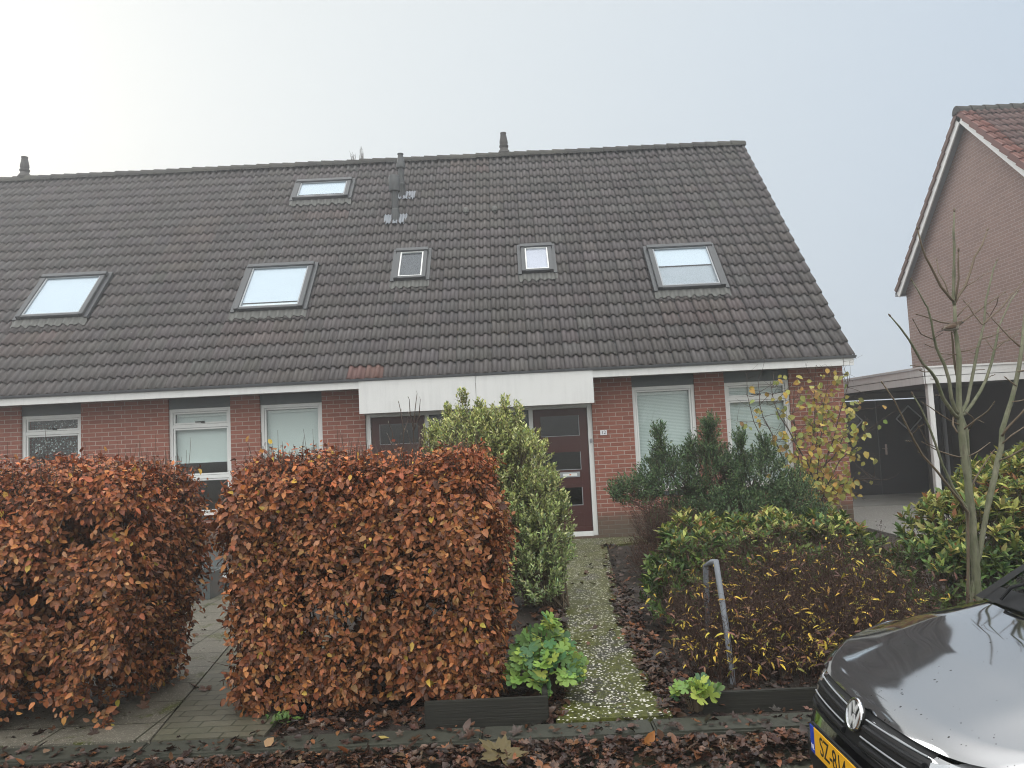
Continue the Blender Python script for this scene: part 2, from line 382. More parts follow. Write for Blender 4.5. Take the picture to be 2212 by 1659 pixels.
# ground materials
def soil():
    t = NT('soil'); n = t.noise(7, 8, .7); n2 = t.noise(60, 5)
    c = t.ramp(n, [(.3, (.012,.009,.007)), (.6, (.030,.020,.014)), (.8, (.045,.038,.02))]); t.bump(t.math('ADD', n, n2), .8, .02)
    return t.set(c, .85)
M['soil'] = soil()
def aggregate(name, pale, dark, sc_, moss, slab=None, mosscol=(.075,.085,.012), frac=.62):
    """washed pebble concrete: pale stones in a dark matrix, moss cushions, optional slab joints (width, length)"""
    t = NT(name); v = t('ShaderNodeTexVoronoi'); v.inputs['Scale'].default_value = sc_; v.inputs['Randomness'].default_value = .9; t.l(t.obj(), v.inputs['Vector'])
    sep = t('ShaderNodeSeparateColor'); t.l(v.outputs['Color'], sep.inputs[0])
    r_ = t.math('MULTIPLY', sep.outputs[0], .32); on = t.math('LESS_THAN', v.outputs['Distance'], t.math('ADD', r_, .20))
    on = t.math('MULTIPLY', on, t.math('LESS_THAN', sep.outputs[1], frac))
    stone = t.ramp(sep.outputs[2], [(.0, tuple(x*.55 for x in pale)), (.5, pale), (1., tuple(min(.85, x*1.25) for x in pale))])
    c = t.mix(on, t.mix(t.noise(25, 5), tuple(x*.6 for x in dark), tuple(x*1.4 for x in dark)), stone)
    c = t.mix(t.math('MULTIPLY', t.noise(1.7, 4), .5), c, tuple(x*.7 for x in dark))
    h = on
    mo = None
    if moss:
        n = t.noise(2.4, 8, .72, dist=.6); fine = t.noise(48, 5, .7)
        mo = t.ramp(t.math('ADD', n, t.math('MULTIPLY', t.math('SUBTRACT', fine, .5), .45)), [(moss, 0.), (moss+.05, 1.)])
        mo = t.math('MULTIPLY', mo, t.math('SUBTRACT', 1.0, t.math('MULTIPLY', on, t.math('GREATER_THAN', sep.outputs[2], .62))))
        mc = t.mix(t.ramp(t.noise(38, 5, .7), [(.35, 0.), (.62, 1.)]), tuple(x*.28 for x in mosscol), tuple(x*1.2 for x in mosscol))
        c = t.mix(mo, c, mc); h = t.math('ADD', t.math('MULTIPLY', on, t.math('SUBTRACT', 1.0, mo)), t.math('MULTIPLY', t.math('ADD', fine, .6), mo))
    if slab:
        br = t('ShaderNodeTexBrick'); br.offset = slab[2]
        for k, q in (('Scale', 1), ('Mortar Size', .008), ('Mortar Smooth', .2), ('Brick Width', slab[0]), ('Row Height', slab[1])): br.inputs[k].default_value = q
        br.inputs['Color1'].default_value = (.85,.85,.85,1); br.inputs['Color2'].default_value = (1,1,1,1); br.inputs['Mortar'].default_value = (.25,.27,.2,1)
        t.l(t.obj(), br.inputs['Vector']); c = t.mix(1., c, br.outputs['Color'], 'MULTIPLY'); h = t.math('SUBTRACT', h, t.math('MULTIPLY', br.outputs['Fac'], 1.5))
    t.bump(h, .6, .006)
    return t.set(c, .5, spec=.5)
M['gravelpath'] = aggregate('pebble_path', (.70,.67,.60), (.040,.040,.028), 50, .405, None, (.074,.082,.010), .70)
M['slab'] = aggregate('aggregate_slab', (.36,.34,.28), (.13,.12,.095), 120, .58, (.6,.42,.0))
M['drive'] = aggregate('drive_gravel', (.48,.47,.45), (.17,.165,.15), 70, 0, None)
def paver(name, c1, c2, jt, bw, rh, moss=.3):
    t = NT(name); br = t('ShaderNodeTexBrick'); br.offset = .5
    for k, q in (('Scale', 1), ('Mortar Size', .0065), ('Mortar Smooth', .3), ('Brick Width', bw), ('Row Height', rh)): br.inputs[k].default_value = q
    for k, q in (('Color1', c1), ('Color2', c2), ('Mortar', jt)): br.inputs[k].default_value = (*q, 1)
    t.l(t.obj(), br.inputs['Vector']); n = t.noise(3, 7, .65); n2 = t.noise(80, 5)
    c = t.mix(t.math('MULTIPLY', t.ramp(n, [(.45, 0.), (.65, 1.)]), moss), br.outputs['Color'], (.055,.062,.028))
    c = t.mix(t.math('MULTIPLY', n2, .5), c, tuple(x*.45 for x in c1))
    t.bump(t.math('SUBTRACT', t.math('MULTIPLY', n2, .4), br.outputs['Fac']), .6, .006)
    return t.set(c, .5, spec=.5)
M['brickpave'] = paver('path_brick', (.135,.125,.09), (.10,.095,.07), (.03,.035,.02), .21, .105, .35)
M['road'] = paver('road_brick', (.088,.09,.066), (.06,.064,.048), (.025,.028,.018), .21, .1, .7)
M['kerb'] = plain('kerb_concrete', (.036,.038,.028), .65, 0, .6, 5, .6)
M['concrete'] = plain('concrete_floor', (.13,.13,.12), .7, 0, .3, 2, .3)
M['ground'] = plain('ground', (.10,.10,.09), .9, 0, .3, 1)
def room(name, col, rough=.8): return plain(name, col, rough)
# ------------------------------------------------------------------ the ground
def sheet(name, pts, z, mat, kind='structure', thick=.0, sub=0):
    b = MB()
    if thick: b.prism([(x, y, z-thick) for x, y in pts], (0, 0, thick))
    else: b.add([(x, y, z) for x, y in pts], [tuple(range(len(pts)))])
    return b.build(name, mat, None, kind=kind)
sheet('ground', [(-300,-300),(300,-300),(300,300),(-300,300)], -.16, M['ground'])
sheet('road', [(-80,-40),(80,-40),(80,4.53),(-80,4.53)], -.10, M['road'])
kb = MB()
x = -20.3
while x < 20:
    kb.box(x+.004, x+.996, 4.52, 4.745, -.2, .0); x += 1.0
kb.build('kerb', M['kerb'], bevel=.012, kind='structure')
# soil of the front gardens, slightly uneven
gx = np.linspace(-20, 16, 145); gy = np.linspace(4.74, 13.02, 34)
P = [[(a, b_, -.035+.05*float(vnoise(np.array([a, b_, 0.]), 2.1))-.02) for a in gx] for b_ in gy]
sb = MB(); sb.grid(P); sb.build('garden_soil', M['soil'], smooth='all', kind='structure')
pl = [(.14,4.75),(.20,5.4),(.30,7.5),(.60,12.3),(.62,13.05)]; pr_ = [(.84,4.75),(.83,5.4),(.90,7.4),(1.27,12.06),(1.95,12.3),(1.95,13.05)]
sheet('pebble_path', pl+pr_[::-1], .012, M['gravelpath'], thick=.08)
sheet('slab_path', [(-4.5,4.75),(-2.31,4.75),(-2.72,7.3),(-2.4,7.35),(-2.4,9.8),(-4.5,9.8)], .008, M['slab'], thick=.08)
sheet('brick_path', [(-2.30,4.75),(-1.62,4.75),(-1.62,7.3),(-2.71,7.3)], .004, M['brickpave'], thick=.08)
sheet('driveway', [(5.62,4.75),(14,4.75),(14,16.2),(5.62,16.2)], .006, M['drive'], thick=.08)
sheet('carport_floor', [(5.62,16.2),(14,15.2),(14,19),(5.62,19)], .012, M['concrete'], thick=.08)
# ------------------------------------------------------------------ roof helper
def tilefield(o, ax, asl, an, width, rows, gauge, tint_fn, tw=.30, seed=1, h=.046):
    """profiled roof tiles laid row by row: every tile is its own little sheet with a raised lower edge"""
    o, ax, asl, an = (np.array(v, float) for v in (o, ax, asl, an)); r_ = np.random.default_rng(seed)
    ph = np.array([0, .06, .16, .27, .38, .49, .58, .64, .82, 1.0]) * .5
    ph = np.concatenate([ph[:-1], .5+ph]); n = len(ph)
    q = (ph % .5)*2; prof = np.where(q < .62, np.sin(np.pi*np.clip(q/.62, 0, 1))**.62, 0)*h
    prof[-1] = 0; prof = prof + np.where((ph > .965) | (ph < .0), -.02, 0)
    cols = int(math.ceil(width/tw)); VV = []; CC = []; LL = []; SS = []; nv = 0; nl = 0
    quad = []
    for r in range(2):
        for j in range(n-1): quad.append((r*n+j, r*n+j+1, (r+1)*n+j+1, (r+1)*n+j))
    quad = np.array(quad)
    for r in range(rows):
        for c in range(cols):
            xs = c*tw + ph*tw; xs = np.minimum(xs, width)
            if xs[0] >= width-1e-6: continue
            a = r_.normal(0, .0022); b_ = r_.normal(0, .0025); sk = r_.normal(0, .003)
            s0 = r*gauge + sk; s1 = (r+1)*gauge+.02
            top = prof + a + b_*(ph-.5)*2
            row0 = o + ax*xs[:, None] + asl*(s0-.004) + an*(top+.026)[:, None]
            row1 = o + ax*xs[:, None] + asl*s0 + an*(top+.046)[:, None]
            row2 = o + ax*xs[:, None] + asl*s1 + an*(top+.004)[:, None]
            VV += [row0, row1, row2]
            t = tint_fn(float(xs[0]+tw/2), r)*(1+.10*r_.normal())*(1+.02*r_.normal(size=3)); CC.append(np.repeat(np.clip(t, .2, 4)[None], 3*n, 0))
            LL.append((quad+nv).ravel()); SS.append(nl+4*np.arange(len(quad))); nv += 3*n; nl += quad.size
    return np_mesh('tiles', np.concatenate(VV), np.concatenate(LL), np.concatenate(SS), np.concatenate(CC))
EY, EZ, RY, RZ = 12.55, 2.835, 17.458, 8.305
AS = Vector((0, RY-EY, RZ-EZ)); RL = AS.length; AS.normalize(); AN = Vector((0, -AS.z, AS.y)); AX = Vector((1, 0, 0))
EO = Vector((0, EY, EZ-.045))
GA = RL/22
def rp(x, s, h=0): return Vector((x, 0, 0)) + EO + AS*s + AN*h
def wall_with_openings(b, x0, x1, z0, z1, ops, y, th):
    xs = sorted({x0, x1, *[o[0] for o in ops], *[o[1] for o in ops]}); zs = sorted({z0, z1, *[o[2] for o in ops], *[o[3] for o in ops]})
    hole = lambda a, c: any(o[0] < a < o[1] and o[2] < c < o[3] for o in ops)
    vid = {}
    def V(i, j, k):
        if (i, j, k) not in vid: vid[(i, j, k)] = len(b.v); b.v.append((xs[i], y+k*th, zs[j]))
        return vid[(i, j, k)]
    nx, nz = len(xs)-1, len(zs)-1
    sol = [[not hole((xs[i]+xs[i+1])/2, (zs[j]+zs[j+1])/2) for j in range(nz)] for i in range(nx)]
    S = lambda i, j: 0 <= i < nx and 0 <= j < nz and sol[i][j]
    for i in range(nx):
        for j in range(nz):
            if not sol[i][j]: continue
            b.f.append((V(i,j,0), V(i+1,j,0), V(i+1,j+1,0), V(i,j+1,0))); b.f.append((V(i,j,1), V(i,j+1,1), V(i+1,j+1,1), V(i+1,j,1)))
            if not S(i-1, j): b.f.append((V(i,j,0), V(i,j+1,0), V(i,j+1,1), V(i,j,1)))
            if not S(i+1, j): b.f.append((V(i+1,j,0), V(i+1,j,1), V(i+1,j+1,1), V(i+1,j+1,0)))
            if not S(i, j-1): b.f.append((V(i,j,0), V(i,j,1), V(i+1,j,1), V(i+1,j,0)))
            if not S(i, j+1): b.f.append((V(i,j+1,0), V(i+1,j+1,0), V(i+1,j+1,1), V(i,j+1,1)))
def frame_ring(b, x0, x1, z0, z1, w, y0, y1, wt=None, wb=None):
    wt = wt or w; wb = wb or w
    b.box(x0, x0+w, y0, y1, z0, z1); b.box(x1-w, x1, y0, y1, z0, z1)
    b.box(x0+w, x1-w, y0, y1, z1-wt, z1); b.box(x0+w, x1-w, y0, y1, z0, z0+wb)
WY = 13.0
def window(h, x0, x1, z0, z1, bars, blind, bz, mat_blind, midbar=None, label=None):
    b = MB(); frame_ring(b, x0, x1, z0, z1, .058, WY+.045, WY+.125)
    for z in bars: b.box(x0+.058, x1-.058, WY+.05, WY+.12, z-.03, z+.03)
    # inner sash rings
    zz = [z0+.058]+[v for z in sorted(bars) for v in (z-.03, z+.03)]+[z1-.058]
    for i in range(0, len(zz), 2): frame_ring(b, x0+.062, x1-.062, zz[i]+.004, zz[i+1]-.004, .028, WY+.06, WY+.105)
    wdw = b.build('window', M['frame'], h, bevel=.004, label=label)
    for i in range(0, len(zz), 2): MB().box(x0+.088, x1-.088, WY+.083, WY+.089, zz[i]+.03, zz[i+1]-.03).build('pane', M['glass'], wdw)
    MB().box(x0+.02, x1-.02, WY-.015, WY+.16, z0-.075, z0-.002).build('sill', M['lintel'], wdw, bevel=.006)
    MB().box(x0+.004, x1-.004, WY+.03, WY+.1, z1+.003, 2.69).build('head_panel', M['lintel'], wdw)
    if blind:
        if blind == 'lace':
            for (za, zb) in bz:
                P = [[(x0+.07+(x1-x0-.14)*i/60, WY+.19+.02*math.sin(i*1.25+.5*math.sin(i*.3)), z-(.02*abs(math.sin(i*.9)) if z == za else 0)) for i in range(61)] for z in np.linspace(za, zb, 8)]
                g = MB(); g.grid(P); g.build('lace_curtain', mat_blind, wdw, smooth='all')
        else:
            for (za, zb) in bz:
                g = MB(); g.box(x0+.075, x1-.075, WY+.165, WY+.169, za, zb); g.box(x0+.07, x1-.07, WY+.15, WY+.18, za-.012, za+.006)
                g.build('blind', mat_blind, wdw)
            hb = MB(); hb.box(x0+.1, x1-.1, WY+.13, WY+.16, z1-.14, z1-.095); hb.build('blind_rail', M['frame'], wdw)
    # casement stay and hinges on the top light
    if bars:
        st = MB(); xm = (x0+x1)/2; zb_ = sorted(bars)[-1]
        st.box(xm-.09, xm+.06, WY+.04, WY+.058, zb_+.06, zb_+.075); st.box(xm+.01, xm+.07, WY+.035, WY+.058, zb_+.05, zb_+.072)
        st.build('window_stay', M['carplastic'], wdw)
    return wdw
def skylight(h, x0, x1, s0, s1, glassblind, split=None, small=False, apron=True, dark=False, label=None):
    b = MB(); fw = .085 if not small else .075; o = rp(0, 0, .058)
    bx = lambda a, c, d, e, g, k: b.obox(o, AX, AS, AN, (a, c), (d, e), (g, k))
    bx(x0, x0+fw, s0, s1-.10, .02, .115); bx(x1-fw, x1, s0, s1-.10, .02, .115)
    bx(x0+fw, x1-fw, s0, s0+.065, .02, .105)
    bx(x0-.015, x1+.015, s1-.10, s1, .02, .135)
    w = b.build('skylight', M['skyframe'], h, bevel=.006, label=label)
    sh = MB(); o2 = rp(0, 0, .058); ia, ib, ja, jb = x0+fw+.002, x1-fw-.002, s0+.067, s1-.102
    for (p, q, r_, t_) in ((ia, ia+.024, ja, jb), (ib-.024, ib, ja, jb), (ia+.024, ib-.024, ja, ja+.018), (ia+.024, ib-.024, jb-.014, jb)): sh.obox(o2, AX, AS, AN, (p, q), (r_, t_), (.045, .098))
    sh.build('sash', M['greyzinc'] if not small else M['frame'], w)
    p = MB(); p.obox(o, AX, AS, AN, (x0+fw, x1-fw), (s0+.065, s1-.10), (.075, .081)); p.build('pane', M['glass_sky'], w)
    top = s1-.10; lo = s0+.065
    m0, m1 = (glassblind if isinstance(glassblind, tuple) else (glassblind, glassblind))
    sp = lo+(top-lo)*(split or .0)
    q = MB(); q.obox(o, AX, AS, AN, (x0+fw, x1-fw), (sp, top), (.058, .062)); q.build('blind', m1, w)
    if split: q = MB(); q.obox(o, AX, AS, AN, (x0+fw, x1-fw), (lo, sp-.003), (.030, .034)); q.build('lower_blind', m0, w)
    if apron:
        n = 90; Wd = .07
        P = []
        for s in (s0+.02, s0-.09, s0-.18):
            row = []
            for i in range(n+1):
                xx = x0-Wd+(x1-x0+2*Wd)*i/n; qq = ((xx-ROOFX0) % .15)/.15
                hh = (math.sin(math.pi*min(qq/.62, 1))**.8 if qq < .62 else 0)*.030
                row.append(rp(xx, s - (.02*math.sin(i*.37) if s < s0-.15 else 0), (.060 + hh*1.35) if s < s0 else .10))
            P.append(row)
        g = MB(); g.grid(P); g.build('flashing', M['lead'], w, smooth='all')
    sd = MB()
    sd.obox(o, AX, AS, AN, (x0-.07, x0-.002), (s0-.02, s1+.03), (.0, .055)); sd.obox(o, AX, AS, AN, (x1+.002, x1+.07), (s0-.02, s1+.03), (.0, .055))
    sd.obox(o, AX, AS, AN, (x0-.07, x1+.07), (s1+.002, s1+.06), (.0, .058)); sd.build('side_flashing', M['skyframe'], w)
    return w
ROOFX0 = -13.29
def text_mesh(s, size, depth=.002):
    cu = bpy.data.curves.new('t', 'FONT'); cu.body = s; cu.size = size; cu.extrude = depth; cu.align_x = 'CENTER'; cu.align_y = 'CENTER'
    o = bpy.data.objects.new('t', cu); COL.objects.link(o); dg = bpy.context.evaluated_depsgraph_get(); dg.update()
    me = bpy.data.meshes.new_from_object(o.evaluated_get(dg)); bpy.data.objects.remove(o); me.materials.clear(); return me
def text(name, s, size, mtx, mat, parent, depth=.002, squeeze=1):
    me = text_mesh(s, size, depth); me.transform(Matrix(mtx) @ Matrix.Diagonal((squeeze, 1, 1, 1))); return link(name, me, mat, parent)
def frame_mtx(o, ax, ay, az):
    m_ = Matrix((Vector(ax), Vector(ay), Vector(az))).transposed().to_4x4(); m_.translation = Vector(o); return m_
def chimney_pot(b, c, s=1.0, flare=True):
    pr = [(.15,0),(.155,.05),(.13,.07),(.125,.10),(.10,.125),(.088,.17),(.105,.19),(.108,.225),(.086,.245),(.098,.29),(.094,.34),(.078,.42),(.066,.50),(.072,.515),(.072,.535),(.05,.535)]
    b.lathe(c, [(r*s, h*s) for r, h in pr], 22)
def house(name, x0, x1, ops, label, left_gable, right_gable):
    h = thing(name, ((x0+x1)/2, WY, 0), label, 'house', 'brick houses of the terrace')
    b = MB(); wall_with_openings(b, x0, x1, -.1, 2.70, ops, WY, .28)
    w = b.build('wall', M['brick'], h)
    for gx_, on in ((x0, left_gable), (x1-.24, right_gable)):
        g = MB(); g.prism([(gx_, WY+.281, -.1), (gx_, 21.9, -.1), (gx_, 21.9, 3.1), (gx_, RY, RZ-.25), (gx_, WY+.281, 3.1)], (.24, 0, 0))
        if on: g.build('gable_wall', M['brick_side'], h)
        else: g.build('party_wall', M['interior'], h)
    MB().box(x0+.24, x1-.24, 21.66, 21.9, -.1, 3.0).build('back_wall', M['brick'], h)
    fl = MB(); fl.box(x0+.24, x1-.24, WY+.281, 21.66, -.08, .05); fl.build('floor', M['interior'], h)
    c_ = MB(); c_.box(x0+.24, x1-.24, WY+.30, 21.66, 2.72, 2.9); c_.build('ceiling', M['interior'], h)
    def tint(xx, r):
        X = ROOFX0+xx; s = (r+.5)*GA; t = np.array([1., 1., 1.])
        for (a, b2, c2, d2, k) in REDS:
            if a < X < b2 and c2 < s < d2: t = t*k
        return t
    k0 = round((x0-ROOFX0)/.30); k1 = round((x1-ROOFX0)/.30); xa = ROOFX0+k0*.30; xb = min(ROOFX0+k1*.30, 5.53) if right_gable else ROOFX0+k1*.30
    me = tilefield(rp(xa, 0), AX, AS, AN, xb-xa, 22, GA, lambda xx, r: tint(xx+k0*.30, r), seed=int(abs(x0*10)))
    rf = link('roof', me, M['tile'], h)
    un = MB(); un.obox(rp(0, 0), AX, AS, AN, (xa+.002, xb-.002), (.04, RL+.02), (-.09, .0)); un.build('roof_deck', M['skyframe'], rf)
    bk = MB(); bk.add([(xa, RY, RZ+.0), (xb, RY, RZ), (xb, 22.4, EZ), (xa, 22.4, EZ)], [(0, 1, 2, 3)]); bk.build('rear_slope', M['tile'], rf)
    rd = MB(); n = int(round((xb-xa)/.30)); r_ = random.Random(int(x0*7)+99)
    for i in range(n):
        a = xa+i*(xb-xa)/n; bb = a+(xb-xa)/n+.035; zz = RZ+.02+r_.uniform(-.006, .006); P = []
        for (X, k) in ((a, 1.0), (bb, .86)):
            P.append([(X, RY+.155*k*math.cos(t), zz-.075+.165*k*math.sin(t)) for t in np.linspace(math.pi*.98, .02*math.pi, 9)])
        rd.grid(P); rd.add([*P[0]], [tuple(range(9))]); rd.add([*P[1]], [tuple(range(9))[::-1]])
    rd.build('ridge_cap', M['ridge'], rf)
    # fascia, gutter, soffit
    e1 = 5.56 if right_gable else x1-.002
    f = MB(); f.box(x0+.0005, e1-(.03 if right_gable else -.0015), 12.555, 12.60, 2.666, 2.80); fa = f.build('fascia', M['white'], h, bevel=.003)
    s = MB(); s.box(x0+.002, e1-.035, 12.60, 12.998, 2.69, 2.71); s.build('soffit', M['white'], fa)
    g = MB(); P = []
    for X in np.linspace(x0+.002, e1, 12): P.append([(X, 12.50+.055+.055*math.cos(t), 2.822+.042*math.sin(t)) for t in np.linspace(0, -math.pi, 7)]+[(X, 12.497, 2.826)])
    g.grid(P); g.box(x0+.002, e1-.01, 12.56, 12.62, 2.80, 2.826); g.build('gutter', M['gutter'], h, smooth=True)
    if right_gable:
        v = MB(); v.obox(rp(0, 0), AX, AS, AN, (5.502, 5.53), (.02, RL), (-.16, .0)); v.build('verge_board', M['greyzinc'], rf)
    return h, rf
SEAM = -.67; PB = -6.69
REDS = [(-2.75,-2.2,0,.33,np.array([1.75,.98,.85])), (2.6,4.1,1.0,1.75,np.array([1.14,1.03,1.0])), (-5.1,-3.7,1.0,1.7,np.array([1.13,1.03,1.0])),
        (-1.2,-.3,6.6,7.4,np.array([1.2,1.06,1.0])), (-7.0,-6.1,3.2,5.4,np.array([1.10,1.03,.98])), (-1.0,-.2,4.2,6.6,np.array([1.06,1.06,1.0])), (-9.1,-7.8,1.1,1.7,np.array([1.15,1.02,.95])), (-4.6,-3.5,5.0,5.4,np.array([1.15,1.03,.97]))]
dop = lambda a, b_: (a, b_, .05, 2.275)
HR, RR = house('row_house', SEAM, 5.52, [dop(SEAM-.2, 1.255), (1.946, 3.006, .74, 2.69), (3.508, 4.607, .74, 2.69)],
    'end house of the brick terrace, number 12 on its wall, roof verge beside the driveway', False, True)
HM, RM = house('row_house', PB, SEAM, [dop(-2.596, SEAM+.2), (-5.94, -4.88, .69, 2.69), (-4.38, -3.32, .74, 2.69)],
    'middle brick terrace house with two vent pipes and four skylights on its dark roof', False, False)
HL, RLf = house('row_house', -13.0, PB, [(-8.46, -7.43, .69, 2.69), (-10.3, -9.3, .74, 2.69)],
    'terrace house with white lace curtain in its window, cut by the frame edge', True, False)
for hh, n in ((HR, 0), (HM, 0), (HL, 0)): pass
window(HM, -5.94, -4.88, .69, 2.505, [2.205, 1.335], 'roller', [(1.587, 2.17), (2.24, 2.44)], M['blind'])
window(HM, -4.38, -3.32, .74, 2.505, [], 'roller', [(.80, 2.40)], M['blind'])
window(HR, 1.946, 3.006, .74, 2.505, [], 'venetian', [(.80, 2.40)], M['venetian'])
window(HR, 3.508, 4.607, .74, 2.505, [2.225], 'venetian', [(.80, 2.19), (2.26, 2.44)], M['venetian'])
window(HL, -8.46, -7.43, .69, 2.505, [2.205], 'lace', [(1.85, 2.16), (2.24, 2.44)], M['lace'])
window(HL, -10.3, -9.3, .74, 2.505, [2.205], 'lace', [(1.85, 2.16), (2.24, 2.44)], M['lace'])
# glazing bars of an inner window behind the lace (a white grid in the room)
# canopy boards over the two doors
for h_, a, b_ in ((HR, SEAM+.003, 1.255), (HM, -2.590, SEAM-.003)):
    c_ = MB(); c_.box(a, b_, 12.535, 12.5525, 2.251, 2.80); cb = c_.build('canopy_board', M['white'], h_, bevel=.003)
    u = MB(); u.box(a+.003, b_-.003, 12.5535, 12.996, 2.256, 2.268); u.build('canopy_soffit', M['white'], cb)
def doorset(h, sgn):
    X = lambda x: SEAM + sgn*(x-SEAM)
    def bx(b, xa, xb, *r_): b.box(min(X(xa), X(xb)), max(X(xa), X(xb)), *r_)
    f = MB(); y0, y1 = WY+.05, WY+.15
    bx(f, 1.172, 1.253, y0, y1, .05, 2.272); bx(f, .178, .249, y0, y1, .05, 2.272); bx(f, SEAM+.001, SEAM+.04, y0, y1, .05, 2.272)
    bx(f, .249, 1.172, y0, y1, 2.204, 2.272); bx(f, SEAM+.04, .178, y0, y1, 2.204, 2.272); bx(f, SEAM+.04, .178, y0, y1, .05, .16); bx(f, .249, 1.172, y0-.03, y1, .045, .125)
    fr = f.build('door_frame', M['frame'], h, bevel=.004)
    bx2 = MB(); bx(bx2, SEAM+.04, .178, WY+.09, WY+.096, .16, 2.204); bx2.build('side_pane', M['glass_dark'], fr)
    bl = MB(); bx(bl, SEAM+.06, .16, WY+.12, WY+.15, 2.10, 2.16); bl.build('blind_roll', M['blind'], fr)
    sf = MB(); 
    for a, b_ in ((SEAM+.04, SEAM+.075), (.143, .178)): bx(sf, a, b_, WY+.07, WY+.12, .16, 2.204)
    bx(sf, SEAM+.075, .143, WY+.07, WY+.12, 2.17, 2.204); sf.build('side_sash', M['lintel'], fr)
    d = MB(); Y0, Y1 = WY+.085, WY+.125; L, Rr = .257, 1.166; st = .116
    rails = [(.13, .31), (.50, .561), (.861, .995), (1.161-.0, 1.161)]
    bx(d, L, L+st, Y0, Y1, .13, 2.198); bx(d, Rr-st-.02, Rr, Y0, Y1, .13, 2.198)
    for za, zb in ((.13, .56), (.86, 1.16), (1.46, 1.732), (2.08, 2.198)): bx(d, L+st, Rr-st-.02, Y0, Y1, za, zb)
    # raised panel mouldings between the lights
    dr = d.build('door', M['maroon'], h, bevel=.004)
    for z in (.30, .42, .90, 1.02, 1.50, 1.60):
        mo = MB(); bx(mo, L+st+.01, Rr-st-.03, Y0-.006, Y0-.0005, z, z+.018); mo.build('door_moulding', M['maroon'], dr, bevel=.002)
    mo = MB(); bx(mo, L+.0, Rr, Y0-.05, Y0-.001, .13, .20); mo.build('weather_bar', M['maroon'], dr, bevel=.003)
    for za, zb in ((.56, .86), (1.16, 1.46), (1.732, 2.08)):
        p = MB(); bx(p, L+st, Rr-st-.02, Y0+.018, Y0+.024, za, zb); p.build('door_pane', M['glass_dark'], dr)
    bd = MB()
    for za, zb in ((.56, .86), (1.16, 1.46), (1.732, 2.08)):
        xa, xb = L+st, Rr-st-.02
        bx(bd, xa, xb, Y0-.004, Y0+.016, za, za+.010)
        bx(bd, xb-.010, xb, Y0-.004, Y0+.016, za+.010, zb)
    bd.build('glazing_bead', M['greyzinc'], dr)
    lb = MB(); bx(lb, .66, 1.0, Y0-.014, Y0-.001, 1.035, 1.125); lo = lb.build('letterbox', M['greyzinc'], dr, bevel=.004)
    lf = MB(); bx(lf, .71, .95, Y0-.018, Y0-.0145, 1.055, 1.10); lf.build('letterbox_flap', M['frame'], dr, bevel=.002)
    st_ = MB(); bx(st_, .82, .85, Y0-.0195, Y0-.0185, 1.068, 1.088); st_.build('letterbox_sticker', M['orange'], dr)
    hd = MB(); xh = X(L+.06); hd.tube([(xh, Y0, 1.12), (xh, Y0-.05, 1.12), (xh+sgn*.1, Y0-.05, 1.12)], .009, 8); hd.box(xh-.02, xh+.02, Y0-.008, Y0-.001, 1.02, 1.2); hd.build('door_handle', M['chrome'], dr, smooth=True)
doorset(HR, 1); doorset(HM, -1)
# house number, bell
nb = MB(); nb.box(1.37, 1.482, WY-.012, WY-.002, 1.718, 1.803); pnl = nb.build('house_number', M['enamel'], HR, bevel=.004)
text('numerals', '12', .083, frame_mtx((1.426, WY-.0135, 1.761), (1,0,0), (0,0,1), (0,-1,0)), M['navy'], pnl, .001)
be = MB(); be.box(1.196, 1.232, WY+.028, WY+.049, 1.60, 1.67); be.lathe((1.214, WY+.028, 1.625), [(.010, 0), (.010, .005), (.006, .007)], 12, (0,-1,0)); be.build('doorbell', M['greyzinc'], HR, bevel=.002)
# small lamp/ flag holder at the very left edge
lm = MB(); lm.box(-8.93, -8.88, WY-.02, WY-.002, 1.66, 1.78); lm.tube([(-8.905, WY-.02, 1.70), (-8.93, WY-.2, 1.83)], [.028, .024], 12); lm.build('flag_holder', M['white'], HL, smooth=True)
# skylights
BK = M['blind_sky']
skylight(HM, -5.05, -3.80, 1.89, 3.26, (M['blind'], BK), .13, label='large skylight with white blind above the tall windows')
skylight(HM, -2.21, -1.61, 2.60, 3.56, M['blind_black'], None, True, label='small dark skylight with a black blind')
skylight(HM, -4.67, -3.46, 5.74, 6.49, (M['blind'], BK), .2, label='wide low skylight near the ridge')
skylight(HR, .205, .797, 2.63, 3.50, M['blind_pink'], None, True, label='small skylight with pale pinkish blind')
skylight(HR, 2.64, 3.86, 1.91, 3.25, (M['greyzinc'], BK), .55, label='large skylight with half lowered white blind')
skylight(HL, -9.05, -7.82, 1.97, 3.27, BK, None, label='large open tilted skylight with blank white pane')
# vent pipes
def vent(h, px0, top_z, y, x, rad, prof, name, flash, label):
    pass
b1 = rp(-2.36, 4.83, .03)
v1 = MB(); v1.lathe(b1, [(.085,-.05),(.085,.22),(.078,.24),(.07,.245),(.07,.62),(.115,.62),(.118,.66),(.118,.93),(.105,.955),(.02,.96)], 20)
vp = v1.build('vent_pipe', M['pipe'], HM, smooth=True, label='lower vent pipe with a wide drum cowl')
b2 = rp(-2.30, 5.78, .03)
v2 = MB(); v2.lathe(b2, [(.08,-.05),(.08,.24),(.085,.25),(.085,.28),(.066,.30),(.064,.62),(.10,.64),(.105,.67),(.095,.72),(.065,.86),(.055,.93),(.066,.945),(.066,.965),(.03,.967)], 20)
vq = v2.build('vent_pipe', M['pipe'], HM, smooth=True, label='upper vent pipe with a conical cap')
def leadskirt(p, x, s, w, l, par):
    P = []
    for sj in (s-l, s-l*.4, s+.1):
        P.append([rp(x-w+2*w*i/24, sj+(.03*math.sin(i*1.7) if sj < s-l*.9 else 0), .075+.018*math.sin(i*2.0)) for i in range(25)])
    g = MB(); g.grid(P); g.build('lead_skirt', M['leadshine'], par, smooth='all')
